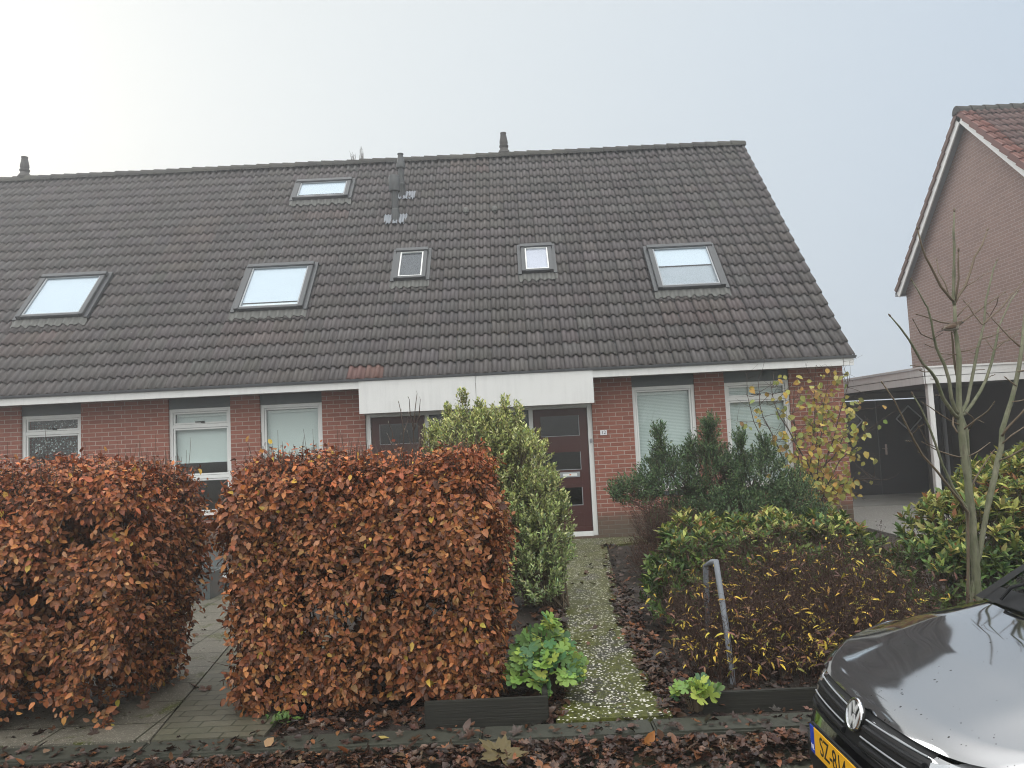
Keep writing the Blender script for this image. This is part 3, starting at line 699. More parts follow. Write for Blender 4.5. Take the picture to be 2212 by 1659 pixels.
leadskirt(b1, -2.36, 4.90, .24, .24, vp); leadskirt(b2, -2.22, 5.83, .22, .20, vq)
for x, s in ((-.886, 4.93), (-.283, 4.935)):
    q = MB(); q.lathe(rp(x, s, .05), [(.03,-.02),(.032,.02),(.062,.02),(.064,.06),(.055,.10),(.035,.125),(.0,.133)], 16); q.build('vent_cap', M['lead'], HM if x < SEAM else HR, smooth=True)
for h, rf, x in ((HR, RR, -.03), (HL, RLf, -11.28)):
    q = MB(); chimney_pot(q, (x, RY+.03, RZ+.04), 1.0); q.build('chimney_pot', M['terracotta'], h, smooth=True)
# two weeds rooted on the ridge
for i, (x, hgt) in enumerate(((-3.55, .26), (-3.36, .36))):
    ls = []
    for k in range(9):
        a = Vector((x+rnd.uniform(-.06, .06), RY, RZ+.09)); b_ = a+Vector((rnd.uniform(-.05, .05), rnd.uniform(-.05, .05), hgt*rnd.uniform(.4, 1)))
        ls.append((np.array([a, (a+b_)/2+Vector((.01, 0, 0)), b_]), np.array([.005, .004, .002])))
    o = link('weed_plant', twigs_mesh('weed', ls), M['bark_dark'], None, label='%s thin dark weed growing on the roof ridge' % ('taller' if i else 'shorter'), category='weed', group='weeds on the ridge')
# ------------------------------------------------------------------ neighbour house on the right
NX, NXO = 10.3, 10.1; AY, AZ = 16.68, 8.53; FY, BY_, NZ = 13.25, 20.05, 5.12
N = thing('brick_house', (NX, AY, 0), 'taller brick house with gable wall and red edged roof beside the carport', 'house')
b = MB(); b.prism([(NX, FY+.05, -.1), (NX, BY_-.08, -.1), (NX, BY_-.08, NZ-.0), (NX, AY, AZ-.17), (NX, FY+.05, NZ)], (.25, 0, 0)); b.build('gable_wall', M['brick_pale'], N)
MB().box(NX+.25, 20, FY+.05, FY+.3, -.1, NZ).build('front_wall', M['brick_pale_front'], N); MB().box(NX+.25, 20, BY_-.3, BY_-.08, -.1, NZ).build('back_wall', M['brick_pale_front'], N)
MB().box(19.8, 20, FY+.3, BY_-.3, -.1, 6).build('end_wall', M['brick_pale'], N)
s1 = Vector((0, AY-FY, AZ-NZ)); l1 = s1.length; s1.normalize(); n1 = Vector((0, -s1.z, s1.y))
o1 = Vector((NXO, FY-.0, NZ)) + n1*.0
def ntint(xx, r): return np.array([1.5, .95, .8]) if xx < .16 else np.array([1, 1, 1.])
nr = link('roof', tilefield(o1, (1,0,0), s1, n1, 9.8, 15, l1/15, ntint, seed=5), M['redtile'], N)
s2 = Vector((0, AY-BY_, AZ-NZ)); l2 = s2.length; s2.normalize(); n2 = Vector((0, -s2.z*-1, -s2.y*-1)); n2 = Vector((0, s2.z, -s2.y))
link('rear_roof', tilefield(Vector((NXO+9.8, BY_, NZ)), (-1,0,0), s2, n2, 9.8, 15, l2/15, lambda xx, r: np.array([1, 1, 1.]), seed=6), M['redtile'], N)
vb = MB(); vb.obox(Vector((NXO, FY, NZ)), AX, s1, n1, (.0, .03), (-.05, l1-.01), (-.19, -.004)); vb.obox(Vector((NXO, BY_, NZ)), AX, s2, n2, (.0, .03), (-.05, l2-.01), (-.19, -.004)); vb.build('barge_board', M['white'], N)
so = MB(); so.obox(Vector((NXO, FY, NZ)), AX, s1, n1, (.031, .25), (-.02, l1-.02), (-.075, -.055)); so.obox(Vector((NXO, BY_, NZ)), AX, s2, n2, (.031, .25), (-.02, l2-.02), (-.075, -.055)); so.build('verge_soffit', M['greyzinc'], N)
de = MB(); de.obox(Vector((NXO, FY, NZ)), AX, s1, n1, (.26, 9.8), (0, l1), (-.05, -.01)); de.obox(Vector((NXO, BY_, NZ)), AX, s2, n2, (.26, 9.8), (0, l2), (-.05, -.01)); de.build('roof_deck', M['skyframe'], N)
vt = MB()
for i in range(15):
    g = l1/15
    vt.obox(o1, AX, s1, n1, (-.035, .015), (i*g-.0, (i+1)*g+.0), (-.11, .045+.0)) if False else vt.add([o1+AX*x_+s1*(i*g+ss)+n1*(hh+dh*(1-ss/g)) for x_ in (-.04, .10) for (ss, hh, dh) in ((0, -.085, .03), (g+.01, -.085, .03), (g+.01, .035, .03), (0, .035, .03))], [(0,1,2,3),(4,7,6,5),(0,3,7,4),(3,2,6,7),(1,5,6,2),(0,4,5,1)])
    o3 = Vector((NXO, BY_, NZ)); g = l2/15
    vt.add([o3+AX*x_+s2*(i*g+ss)+n2*(hh+dh*(1-ss/g)) for x_ in (-.04, .10) for (ss, hh, dh) in ((0, -.06, .03), (g+.01, -.06, .03), (g+.01, .04, .03), (0, .04, .03))], [(0,3,2,1),(4,5,6,7),(0,4,7,3),(3,7,6,2),(1,2,6,5),(0,1,5,4)])
a_ = vt.mesh('verge'); ca = a_.color_attributes.new('tint', 'FLOAT_COLOR', 'POINT')
for i in range(len(a_.vertices)): 
    k = (1.35, .92, .82, 1) if (i//8) % 2 == 0 else (1.15, 1.1, .95, 1)
    ca.data[i].color = k
link('verge_tile', a_, M['redtile'], N)
rd = MB()
for i in range(33):
    a = NXO-.06+i*.30; P = [[(X, AY+.15*k*math.cos(t), AZ-.06+.17*k*math.sin(t)) for t in np.linspace(math.pi, 0, 9)] for (X, k) in ((a, 1.), (a+.335, .86))]
    rd.grid(P); rd.add([*P[0]], [tuple(range(9))])
rd.build('ridge_cap', M['ridge'], N)
gt = MB(); gt.box(NXO, 20, BY_-.02, BY_+.1, NZ-.12, NZ-.01); gt.build('gutter', M['gutter'], N); gt = MB(); gt.box(NXO, 20, FY-.1, FY+.02, NZ-.12, NZ-.01); gt.build('gutter', M['gutter'], N)
# ------------------------------------------------------------------ garage and carport between the houses
G = thing('garage', (9, 18.3, 0), 'dark garage front with diamond panes deep under the carport', 'garage')
gw = MB(); wall_with_openings(gw, 5.8, 10.28, -.1, 2.60, [(6.98, 10.02, .0, 2.27)], 18.3, .2); gw.build('wall', M['darkwall'], G)
MB().box(5.8, 10.28, 18.51, 23, 2.45, 2.6).build('roof', M['lintel'], G)
tr = MB(); tr.box(7.0, 9.9, 18.26, 18.298, 2.28, 2.40); tr.build('door_header', M['ceilingdark'], G)
for i, (a, b_) in enumerate(((7.0, 8.49), (8.51, 10.0))):
    dm = MB(); dm.box(a, b_, 18.33, 18.38, .02, 2.24); dd = dm.build('garage_door', M['darkpaint'], G)
    cx = 7.86 if i == 0 else 9.26; k = .30; z = 1.78
    fr = MB()
    for (p, q) in (((-1,0),(0,1)),((0,1),(1,0)),((1,0),(0,-1)),((0,-1),(-1,0))):
        p0 = Vector((cx+p[0]*k, 18.325, z+p[1]*k)); p1 = Vector((cx+q[0]*k, 18.325, z+q[1]*k)); fr.tube([p0, p1], .02, 4)
    fr.build('diamond_window', M['greyzinc'], dd)
    gl = MB(); gl.add([(cx-k, 18.327, z), (cx, 18.327, z-k), (cx+k, 18.327, z), (cx, 18.327, z+k)], [(0, 1, 2, 3)]); gl.build('diamond_pane', M['glass_dark'], dd)
    if i: hh = MB(); hh.box(8.63, 8.68, 18.30, 18.328, .95, 1.2); hh.tube([(8.655, 18.30, 1.1), (8.655, 18.25, 1.1), (8.53, 18.25, 1.1)], .012, 8); hh.build('door_handle', M['chrome'], dd)
jb = MB(); jb.box(10.03, 10.09, 18.24, 18.299, 0, 2.27); jb.build('door_jamb', M['greyzinc'], G)
C_ = thing('carport', (9, 16, 0), 'flat roofed carport with white fascia and one white post beside the end house', 'carport')
XA, XB, YA, YB = 8.08, 10.296, 15.2, 18.295
rb = MB(); rb.prism([(XA+.03, YA+.03, 2.45), (XB, YA+.03, 2.45), (XB, YB, 2.45), (XA-.27, YB, 2.45)], (0, 0, .28)); rb.build('roof', M['ceilingdark'], C_)
fb = MB(); fb.box(XA, XB+2.2 if False else XB, YA, YA+.026, 2.43, 2.575); fb.box(XA, XB, YA-.008, YA+.022, 2.585, 2.735); fb.box(XA, XB, YA-.03, YA+.02, 2.738, 2.775); fb.build('fascia', M['white'], C_, bevel=.003)
sd = Vector((-.3, 3.09, 0)).normalized(); sx = Vector((sd.y, -sd.x, 0)); ln_ = 3.1
sfb = MB()
for (a, b_, c2) in ((2.43, 2.575, 0), (2.585, 2.735, -.008), (2.738, 2.775, -.03)): sfb.obox((XA, YA+.03, 0), sd, sx*-1, (0,0,1), (0, ln_), (c2*-1-.0, c2*-1+.024), (a, b_))
sfb.build('side_fascia', M['white'], C_, bevel=.003)
po = MB(); po.box(8.13, 8.235, 15.25, 15.36, 0.0, 2.449); po.build('post', M['white'], C_, bevel=.006)
MB().box(10.20, 10.292, 15.25, 18.28, .0, 2.445).build('shade_panel', M['darkwall'], C_)  # dark sheet added over the gable wall, standing in for carport shade
e_ = MB(); e_.box(9.55, 9.65, 18.16, 18.23, 0, 2.1); e_.build('inner_post', M['ceilingdark'], C_)
# things in the gap between the hedges
T = thing('garden_step', (-4.3, 11, 0), 'dark slab step with white edge strip below the tall window', 'step')
MB().box(-5.6, -3.4, 9.82, 12.98, -.02, .17).build('slab', M['lintel'], T, bevel=.01); MB().box(-5.6, -3.4, 9.79, 9.818, .13, .175).build('edge_strip', M['frame'], T)
PBX = thing('planter_box', (-3.85, 9.3, 0), 'grey green planter box standing in the gap between the hedges', 'planter')
q = MB(); frame_ring(q, -4.1, -3.72, 9.15, 9.55, .025, 0, 1); q.v = [(a, c, .01+b_*.30) for a, b_, c in q.v]; q.build('box', M['boardgrey'], PBX)
MB().box(-4.07, -3.75, 9.18, 9.52, .02, .25).build('soil_fill', M['soil'], PBX)
q = MB(); q.box(-3.70, -3.28, 9.42, 9.74, .010, .022); q.box(-3.66, -3.32, 9.45, 9.71, .0225, .03)
q.build('orange_mat', M['orange'], None, bevel=.004, label='small flat orange mat lying beside the planter box', category='mat')
# ------------------------------------------------------------------ plants
def curve_pts(a, b, bow, n=4):
    """n points from a to b, bowed sideways / downwards by vector bow"""
    t = np.linspace(0, 1, n)[:, None]
    return a*(1-t)+b*t+bow*(4*t*(1-t))
def trunkset(pts, r0, r1): 
    n = len(pts); return (np.array(pts, float), np.linspace(r0, r1, n))
BEECH = [(.35,.130,.048),(.27,.092,.036),(.17,.060,.028),(.44,.180,.055),(.35,.175,.065),(.50,.36,.06),(.095,.040,.024),(.35,.185,.105)]
BW = [5, 5, 3.5, 2.0, 1.5, .2, 2, .6]
def beech_hedge(name, label, x0, x1, y0, y1, ztop, bulge, notch, nleaf, seed, right_cut=None, xlim=None):
    """a clipped beech hedge: leaves in sprays on all faces, inner twigs and stems, thin places low down"""
    global rng
    rng = np.random.default_rng(seed)
    h = thing(name, ((x0+x1)/2, (y0+y1)/2, 0), label, 'hedge', 'beech hedges along the kerb')
    # sprays start on a surface grown from the box
    nsp = nleaf//4
    A_f = (x1-x0)*ztop; A_t = (x1-x0)*(y1-y0)*.9; A_s = (y1-y0)*ztop
    face = rng.choice(5, nsp, p=np.array([A_f*1.25, A_t, A_s*1.2, A_s*1.2, A_f*.35])/(A_f*1.6+A_t+2.4*A_s))
    u, v = rng.random(nsp), rng.random(nsp); dep = np.abs(rng.normal(0, .075, nsp))
    P = np.zeros((nsp, 3)); Nn = np.zeros((nsp, 3))
    X = x0+(x1-x0)*u; Z = .02+(ztop-.02)*v; Yy = y0+(y1-y0)*u
    for k in range(5):
        q = face == k
        if k == 0: P[q] = np.stack([X[q], np.full(q.sum(), y0), Z[q]], 1); Nn[q] = (0, -1, 0)
        if k == 4: P[q] = np.stack([X[q], np.full(q.sum(), y1), Z[q]], 1); Nn[q] = (0, 1, 0)
        if k == 1: P[q] = np.stack([X[q], y0+(y1-y0)*v[q], np.full(q.sum(), ztop)], 1); Nn[q] = (0, 0, 1)
        if k == 2: P[q] = np.stack([np.full(q.sum(), x0), Yy[q], Z[q]], 1); Nn[q] = (-1, 0, 0)
        if k == 3: P[q] = np.stack([np.full(q.sum(), x1) if xlim is None else xlim(Z[q])-.05, Yy[q], Z[q]], 1); Nn[q] = (1, 0, 0)
    n1_ = vnoise(P+seed, 2.3); n2_ = vnoise(P+seed+9, 6.5)
    out = (n1_-.5)*.13 + (n2_-.5)*.13
    zf = np.clip(P[:, 2]/ztop, 0, 1)
    out = out + bulge*np.where(Nn[:, 2] < .5, np.sin(np.pi*np.clip(zf*.95+.08, 0, 1))*.07, 0)
    # rounded top edges
    P = P + Nn*(out-dep)[:, None]
    edge = np.clip((P[:, 2]-(ztop-.16))/.16, 0, 1)
    cx, cy = (x0+x1)/2, (y0+y1)/2
    P[:, 0] += (cx-P[:, 0])*.02*edge**2; P[:, 1] += (cy-P[:, 1])*.07*edge**2
    P[:, 2] += (vnoise(P*np.array([1, 1, 0])+4, 3.)-.5)*.07*edge
    # thin patches, more of them low down
    hole = vnoise(P*np.array([1, .3, 1])+seed*3.1, 3.4)*.55+vnoise(P*np.array([1, .5, 1])+seed, 8.5)*.45
    thr = np.interp(zf, [0, .10, .25, .6, .9, 1], [.46, .44, .44, .41, .30, .16])
    keep = hole > thr
    keep &= ~((P[:, 2] < notch(P[:, 0], P[:, 1])))
    if right_cut is not None: keep &= right_cut(P)
    P, Nn = P[keep], Nn[keep]; nsp = len(P); zf = np.clip(P[:, 2]/ztop, 0, 1)
    S = unit(Nn*.8 + rdir(nsp)*.75 + np.array([0, 0, .25])); kk = 5
    pos = (P[:, None, :] + S[:, None, :]*(np.arange(kk)[None, :, None]*.026) + rng.normal(0, .011, (nsp, kk, 3))).reshape(-1, 3)
    Sd = np.repeat(S, kk, 0); No = np.repeat(Nn, kk, 0); n = len(pos)
    side = np.tile(np.array([1, -1, 1, -1, 0]), nsp)[:, None]; perp = unit(np.cross(Sd, No+rdir(n)*.3))
    D = unit(Sd*.55 + perp*side*.9 + rdir(n)*.45 + np.array([0, 0, -.35]))
    Nl = unit(No*.9 + np.array([0, 0, .55]) + rdir(n)*.62)
    L = rng.normal(.0435, .0105, n).clip(.02, .072)
    L *= np.repeat(.80+.40*vnoise(P+31, 2.6), kk)
    topz = np.repeat((zf > .90) & (rng.random(nsp) < .66), kk); L = np.where(topz, L*.62, L)
    c = palette(n, BEECH, BW, .2)*np.repeat(.82+.36*vnoise(P+70, 1.8), kk)[:, None]
    redl = np.repeat(np.clip((P[:, 2]/ztop-.72)*3, 0, 1), kk)[:, None]; c = c*(1+redl*np.array([.22, -.02, -.06]))
    # leaves further in
    ni = int(nleaf*.42); pi = np.stack([rng.uniform(x0+.05, x1-.05, ni), rng.uniform(y0+.1, y1-.05, ni), rng.uniform(.12, ztop-.08, ni)], 1)
    ok = vnoise(pi+seed*3.1, 3.4) > .42; ok &= ~(pi[:, 2] < notch(pi[:, 0], pi[:, 1])+.05)
    if right_cut is not None: ok &= right_cut(pi)
    pi = pi[ok]; ni = len(pi)
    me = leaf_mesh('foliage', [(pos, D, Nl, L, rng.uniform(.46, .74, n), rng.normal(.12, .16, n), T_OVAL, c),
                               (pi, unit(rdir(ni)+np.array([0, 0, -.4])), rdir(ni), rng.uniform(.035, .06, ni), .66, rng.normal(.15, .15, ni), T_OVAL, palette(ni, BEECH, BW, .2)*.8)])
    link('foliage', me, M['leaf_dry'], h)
    # stems and twigs
    ls = []
    for x in np.arange(x0+.12, x1-.05, .21):
        if right_cut is not None and not right_cut(np.array([[x+.18, cy, .1]]))[0]: continue
        for k in range(2):
            a = np.array([x+rng.normal(0, .03), (y0+y1)/2+rng.normal(0, .06), -.04])
            tip = np.array([x+rng.normal(0, .12), cy+rng.normal(0, .12), ztop*rng.uniform(.75, .97)])
            p = curve_pts(a, tip, rng.normal(0, .04, 3), 7); ls.append((p, np.linspace(.016, .004, 7)))
            for j in range(16):
                q = p[rng.integers(1, 7)]; e = q+np.array([rng.normal(0, .18), rng.normal(0, .22), abs(rng.normal(.08, .14))])
                if e[2] > ztop+.02: e[2] = ztop
                if e[2] < notch(e[0], e[1]): continue
                if right_cut is not None and not right_cut(e[None])[0]: continue
                ls.append((curve_pts(q, e, rng.normal(0, .02, 3), 4), np.linspace(.005, .0014, 4)))
    idx = rng.choice(nsp, min(nsp, 1500), replace=False)
    for i in idx:
        e = P[i]+S[i]*.10; q = P[i]-Nn[i]*.16-np.array([0, 0, .08])+rng.normal(0, .04, 3)
        ls.append((curve_pts(q, e, rng.normal(0, .012, 3), 4), np.linspace(.0035, .0010, 4)))
    # clipped shoots standing above the top
    for i in range(int((x1-x0)*800)):
        q = np.array([rng.uniform(x0+.03, x1-.03), rng.uniform(y0+.02, y1-.02), ztop-.10+rng.normal(0, .02)])
        if right_cut is not None and not right_cut(q[None])[0]: continue
        d = np.array([rng.normal(0, .03), rng.normal(0, .03), rng.gamma(2.2, .035)+.06]); ls.append((curve_pts(q, q+d, rng.normal(0, .008, 3), 4), np.linspace(.0034, .0012, 4)))
    link('branch', twigs_mesh('twigs', ls), M['bark_beech'], h)
    # single long shoots with a few yellow leaves
    ys = []; yl = []
    for i in range(16):
        q = np.array([rng.uniform(x0+.05, x1-.05), rng.uniform(y0, y1), ztop-.06])
        if right_cut is not None and not right_cut(q[None])[0]: continue
        e = q+np.array([rng.normal(0, .06), rng.normal(0, .04), rng.uniform(.10, .24)]); ys.append((curve_pts(q, e, rng.normal(0, .015, 3), 5), np.linspace(.003, .001, 5)))
        for t in (.6, .85, 1.): yl.append(q*(1-t)+e*t)
    yl = np.array(yl); n = len(yl)
    link('shoot', twigs_mesh('shoots', ys), M['bark_red'], h)
    link('shoot_leaf', leaf_mesh('shoot_leaf', [(yl, unit(rdir(n)+np.array([0, 0, .3])), unit(rdir(n)+np.array([0, -.5, .6])), rng.uniform(.03, .055, n), .6, .1, T_OVAL, palette(n, [(.55,.36,.05),(.40,.20,.05),(.28,.10,.05)], [2, 1.5, 2]))]), M['leaf_dry'], h)
    return h
beech_hedge('beech_hedge', 'copper beech hedge block between the paved gap and the pebble path', -1.87, -.28, 5.12, 5.9, 1.595, 1.0,
            lambda x, y: .03+.06*np.clip((x+.75), 0, 1)+.03*np.sin(x*7), 44000, 21)
def cutL(P):
    # the end of the left hedge: fuller at the top, drawn in towards the ground
    return P[:, 0] < limL(P[:, 2]) + (vnoise(P+5, 4)-.5)*.10
def limL(z): return np.interp(z, [0, .2, .45, .75, 1.1, 1.7], [-2.72, -2.68, -2.60, -2.55, -2.52, -2.53])
beech_hedge('beech_hedge', 'copper beech hedge cut by the photo edge, left of the paved gap', -4.9, -2.53, 5.0, 6.05, 1.59, 1.0,
            lambda x, y: .0+.04*np.sin(x*5)+.10*np.clip(y-5.4, 0, 1), 64000, 22, cutL, limL)
# ---- shrubs built from leafy shoots -----------------------------------------
def shoots_shrub(blobs, nshoot, base, per, leaf, up, seed, spread=.5, stem_r=.004, step=.03, inner=.35, whorl=False, tpl=T_LANCE, shootlen=(.12, .3)):
    """shoots start inside ellipsoid blobs and end near their surface; leaves along the outer part of each"""
    g = np.random.default_rng(seed); global rng; rng = g
    vol = np.array([b[3]*b[4]*b[5] for b in blobs])**.66; k = g.choice(len(blobs), nshoot, p=vol/vol.sum())
    B = np.array(blobs)[k]; d = rdir(nshoot); d[:, 2] = np.where(d[:, 2] < -.55, -d[:, 2], d[:, 2])
    rr = 1-np.abs(g.normal(0, inner, nshoot)).clip(0, .85)
    lump = .74+.52*vnoise(B[:, :3]+d*1.0, 2.8)
    tip = B[:, :3]+d*B[:, 3:6]*(rr*lump)[:, None]
    tip[:, 2] = np.maximum(tip[:, 2], .04)
    dirn = unit(d*spread+np.array([0, 0, up])+rdir(nshoot)*.28)
    ln = g.uniform(*shootlen, nshoot)
    st = tip-dirn*ln[:, None]
    ls = []
    for i in range(nshoot): ls.append((curve_pts(st[i], tip[i], g.normal(0, .008, 3), 4), np.linspace(stem_r*.55, stem_r*.3, 4)))
    m_ = min(nshoot, 420)
    for i in g.choice(nshoot, m_, replace=False):
        b = base[g.integers(len(base))]; p0 = np.array([b[0]+g.normal(0, .05), b[1]+g.normal(0, .05), 0]); ls.append((curve_pts(p0, st[i], np.array([g.normal(0, .05), g.normal(0, .05), g.normal(.06, .05)]), 6), np.linspace(stem_r*2.0, stem_r*.6, 6)))
    t = np.linspace(.15, 1, per)
    pos = (st[:, None, :]+(tip-st)[:, None, :]*t[None, :, None]).reshape(-1, 3); ax = np.repeat(dirn, per, 0); n = len(pos)
    ang = np.tile(np.arange(per)*2.4, nshoot)+np.repeat(g.uniform(0, 6.28, nshoot), per)
    a = unit(np.cross(ax, np.array([.3, .2, 1.])+0*ax)); b = np.cross(ax, a)
    rad = a*np.cos(ang)[:, None]+b*np.sin(ang)[:, None]
    tt = np.tile(t, nshoot)[:, None]
    if whorl: pos = np.repeat(tip, per, 0)-ax*(np.tile(np.linspace(.05, 0, per), nshoot)[:, None])
    opening = (.95-.55*tt) if not whorl else np.tile(np.linspace(1.25, .5, per), nshoot)[:, None]
    D = unit(ax*1.0+rad*opening*1.25+rdir(n)*.16)
    Nl = unit(ax*.9-rad*.8+rdir(n)*.25+np.array([0, 0, .3]))
    return pos, D, Nl, n, ls, tip, tt, nshoot
def shrub(name, label, cat, base, **kw): 
    return thing(name, (base[0], base[1], 0), label, cat)
# variegated evergreen by the doors
h = shrub('variegated_shrub', 'tall yellow green variegated evergreen shrub in front of the maroon doors', 'shrub', (-.1, 8.3))
bl = [(-.62,8.2,1.68,.40,.42,.40),(-.28,8.25,1.70,.36,.42,.40),(-.45,8.2,1.25,.52,.45,.5),(-.92,8.15,1.70,.12,.18,.24),(-.0,8.2,1.42,.34,.4,.50),(.20,8.0,1.08,.28,.36,.40),(.25,7.9,.72,.30,.36,.42),(.15,7.8,.35,.28,.36,.35),(-.2,8.0,.6,.42,.4,.55),(-.58,8.2,2.10,.08,.08,.18),(-.42,8.2,2.04,.07,.07,.15),(-.14,8.2,2.06,.07,.07,.14),(-.0,8.2,1.96,.08,.08,.16),(-.75,8.2,2.0,.06,.06,.14),(.42,7.95,1.0,.10,.1,.14)]
pos, D, Nl, n, ls, tip, tt, ns = shoots_shrub(bl, 2900, [(.1, 8.1), (-.3, 8.3), (.3, 7.9), (-.6, 8.3)], 11, .04, .75, 31, .55, .004, inner=.16, shootlen=(.10, .22))
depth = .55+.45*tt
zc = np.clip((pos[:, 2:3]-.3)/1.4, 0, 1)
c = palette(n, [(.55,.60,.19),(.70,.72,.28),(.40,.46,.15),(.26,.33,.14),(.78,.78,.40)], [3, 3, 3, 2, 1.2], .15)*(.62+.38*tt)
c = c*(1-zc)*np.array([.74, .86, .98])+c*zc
Lf = rng.uniform(.032, .054, n)
edge = np.array([.46,.48,.24])
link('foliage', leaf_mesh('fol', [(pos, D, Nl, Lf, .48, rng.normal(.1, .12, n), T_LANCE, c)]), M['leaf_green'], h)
link('branch', twigs_mesh('tw', ls), M['bark_tan'], h)
# bare magnolia-like twigs with furry buds
h = shrub('bare_shrub', 'thin bare dark twigs with pale buds rising behind the hedge before the other maroon door', 'shrub', (-1.15, 7.6))
global_tips = []
ls = []; bd = []; rng = np.random.default_rng(5)
for pts in ([(895,1010),(893,930),(897,880),(901,850)], [(893,930),(905,900),(908,862)], [(893,925),(886,895),(884,862)], [(870,1010),(872,930),(866,890),(862,872)], [(872,935),(882,905)], [(850,1010),(846,960),(848,935),(840,915)], [(846,960),(838,940)], [(905,1010),(912,960),(918,915)], [(880,1010),(888,960),(880,935)], [(830,1010),(826,975),(818,955)], [(850,990),(862,960),(866,940)], [(897,985),(908,950),(905,925)]):
    p = np.array([at(x, y, 7.6+.06*math.sin(x)) for x, y in pts]); ls.append((p, np.linspace(.0075, .0028, len(p))))
    for q in list(p[1:]): bd.append(q)
link('branch', twigs_mesh('tw', ls, 5), M['bark_dark'], h)
bd = np.array(bd); n = len(bd)
link('bud', leaf_mesh('bud', [(bd, unit(rdir(n)*.5+np.array([0, 0, 1.])), rdir(n), .035, .35, 0, T_LANCE, np.tile([.30,.28,.24], (n, 1)))]), M['leaf_soft'], h)
# dark evergreen under the windows of the end house
h = shrub('evergreen_shrub', 'dark green fine leaved evergreen shrub with upright tips under the end house windows', 'shrub', (2.8, 10.6))
bl = [(2.0,10.5,1.08,.46,.45,.46),(2.62,10.6,1.12,.50,.5,.50),(3.18,10.6,1.02,.46,.5,.48),(3.6,10.4,.72,.36,.45,.42),(1.55,10.4,.98,.38,.4,.26),(1.88,10.4,1.58,.13,.2,.34),(2.60,10.5,1.66,.18,.2,.34),(2.30,10.4,1.48,.10,.14,.24),(3.0,10.5,1.50,.13,.16,.26),(3.33,10.5,1.42,.14,.16,.26),(2.9,10.3,.55,.85,.5,.42),(3.85,10.2,.42,.32,.35,.26),(1.25,10.4,1.0,.16,.2,.10),(2.1,10.3,.55,.5,.4,.3)]
pos, D, Nl, n, ls, tip, tt, ns = shoots_shrub(bl, 3100, [(2.2, 10.7), (2.8, 10.7), (3.2, 10.7)], 11, .04, .75, 41, .85, .004, inner=.17, shootlen=(.14, .30))
c = palette(n, [(.105,.185,.075),(.075,.14,.06),(.15,.23,.095),(.19,.26,.11),(.05,.09,.045)], [4, 4, 2.5, 1, 2], .18)
link('foliage', leaf_mesh('fol', [(pos, D, Nl, rng.uniform(.036, .056, n), .42, rng.normal(.05, .1, n), T_LANCE, c)]), M['leaf_green'], h)
link('branch', twigs_mesh('tw', ls), M['bark_dark'], h)
# reddish dry low shrub beside the path
h = shrub('dry_shrub', 'low reddish brown dry shrub at the pebble path below the dark evergreen', 'shrub', (1.75, 9.6))
bl = [(1.62,9.6,.55,.36,.4,.42),(2.0,9.6,.42,.45,.4,.40),(1.45,9.3,.25,.28,.4,.25)]
pos, D, Nl, n, ls, tip, tt, ns = shoots_shrub(bl, 800, [(1.65, 9.6), (1.95, 9.6)], 9, .03, .9, 43, .8, .004, inner=.3, shootlen=(.12, .3))
link('foliage', leaf_mesh('fol', [(pos, D, Nl, rng.uniform(.02, .04, n), .3, .1, T_LANCE, palette(n, [(.10,.045,.03),(.065,.03,.022),(.14,.075,.045),(.07,.06,.03)], [3, 3, 2, 1]))]), M['leaf_soft'], h)
link('branch', twigs_mesh('tw', ls), M['bark_red'], h)
# two broad leaved skimmias
def skimmia(label, bl, base, ns_, seed, top_tint, size):
    h = shrub('broadleaf_bush', label, 'bush', base)
    pos, D, Nl, n, ls, tip, tt, ns = shoots_shrub(bl, ns_, [(base[0]+a, base[1]+b_) for a, b_ in ((0, 0), (.25, .1), (-.25, 0), (.1, -.2), (.5, .1), (-.5, .1))], 9, .08, .75, seed, .75, .006, inner=.15, whorl=True, shootlen=(.18, .4))
    sunk = np.repeat(vnoise(tip, 5.), 9)[:, None]
    hi = np.clip((pos[:, 2:3]-top_tint)/.28+(sunk-.5)*1.2, 0, 1); pick = (rng.random((n, 1)) < hi*.72)
    g_ = palette(n, [(.105,.18,.045),(.075,.14,.04),(.15,.23,.06),(.22,.28,.07),(.045,.09,.034)], [4, 4, 3, 1.6, 2], .16)
    y_ = palette(n, [(.46,.47,.13),(.36,.38,.10),(.52,.43,.15),(.42,.19,.08),(.26,.30,.07)], [3, 3, 1.3, .8, 3], .15)
    link('foliage', leaf_mesh('fol', [(pos, D, Nl, rng.normal(size, size*.2, n).clip(size*.5, size*1.4), .40, rng.normal(.12, .12, n), T_OVAL, np.where(pick, y_, g_))]), M['leaf_green'], h)
    link('branch', twigs_mesh('tw', ls, 4), M['bark_tan'], h)
    q = tip[rng.random(ns) < .5]; cl = np.repeat(q, 14, 0)+rng.normal(0, .013, (len(q)*14, 3))+np.array([0, 0, .02]); m_ = len(cl)
    link('flower_bud', leaf_mesh('bud', [(cl, rdir(m_), rdir(m_), .012, .8, 0, T_LANCE, palette(m_, [(.16,.03,.025),(.10,.025,.02),(.22,.07,.04)], [2, 2, 1]))]), M['leaf_soft'], h)
    return h
skimmia('rounded broadleaf bush with red buds and yellow tipped top, between pebble path and brown shrub',
        [(1.62,7.2,.46,.50,.55,.44),(2.25,7.4,.52,.60,.6,.42),(2.85,7.5,.50,.50,.55,.38),(1.35,7.0,.28,.30,.45,.30),(3.15,7.4,.30,.35,.4,.34)], (2.1, 7.4), 950, 51, .60, .078)
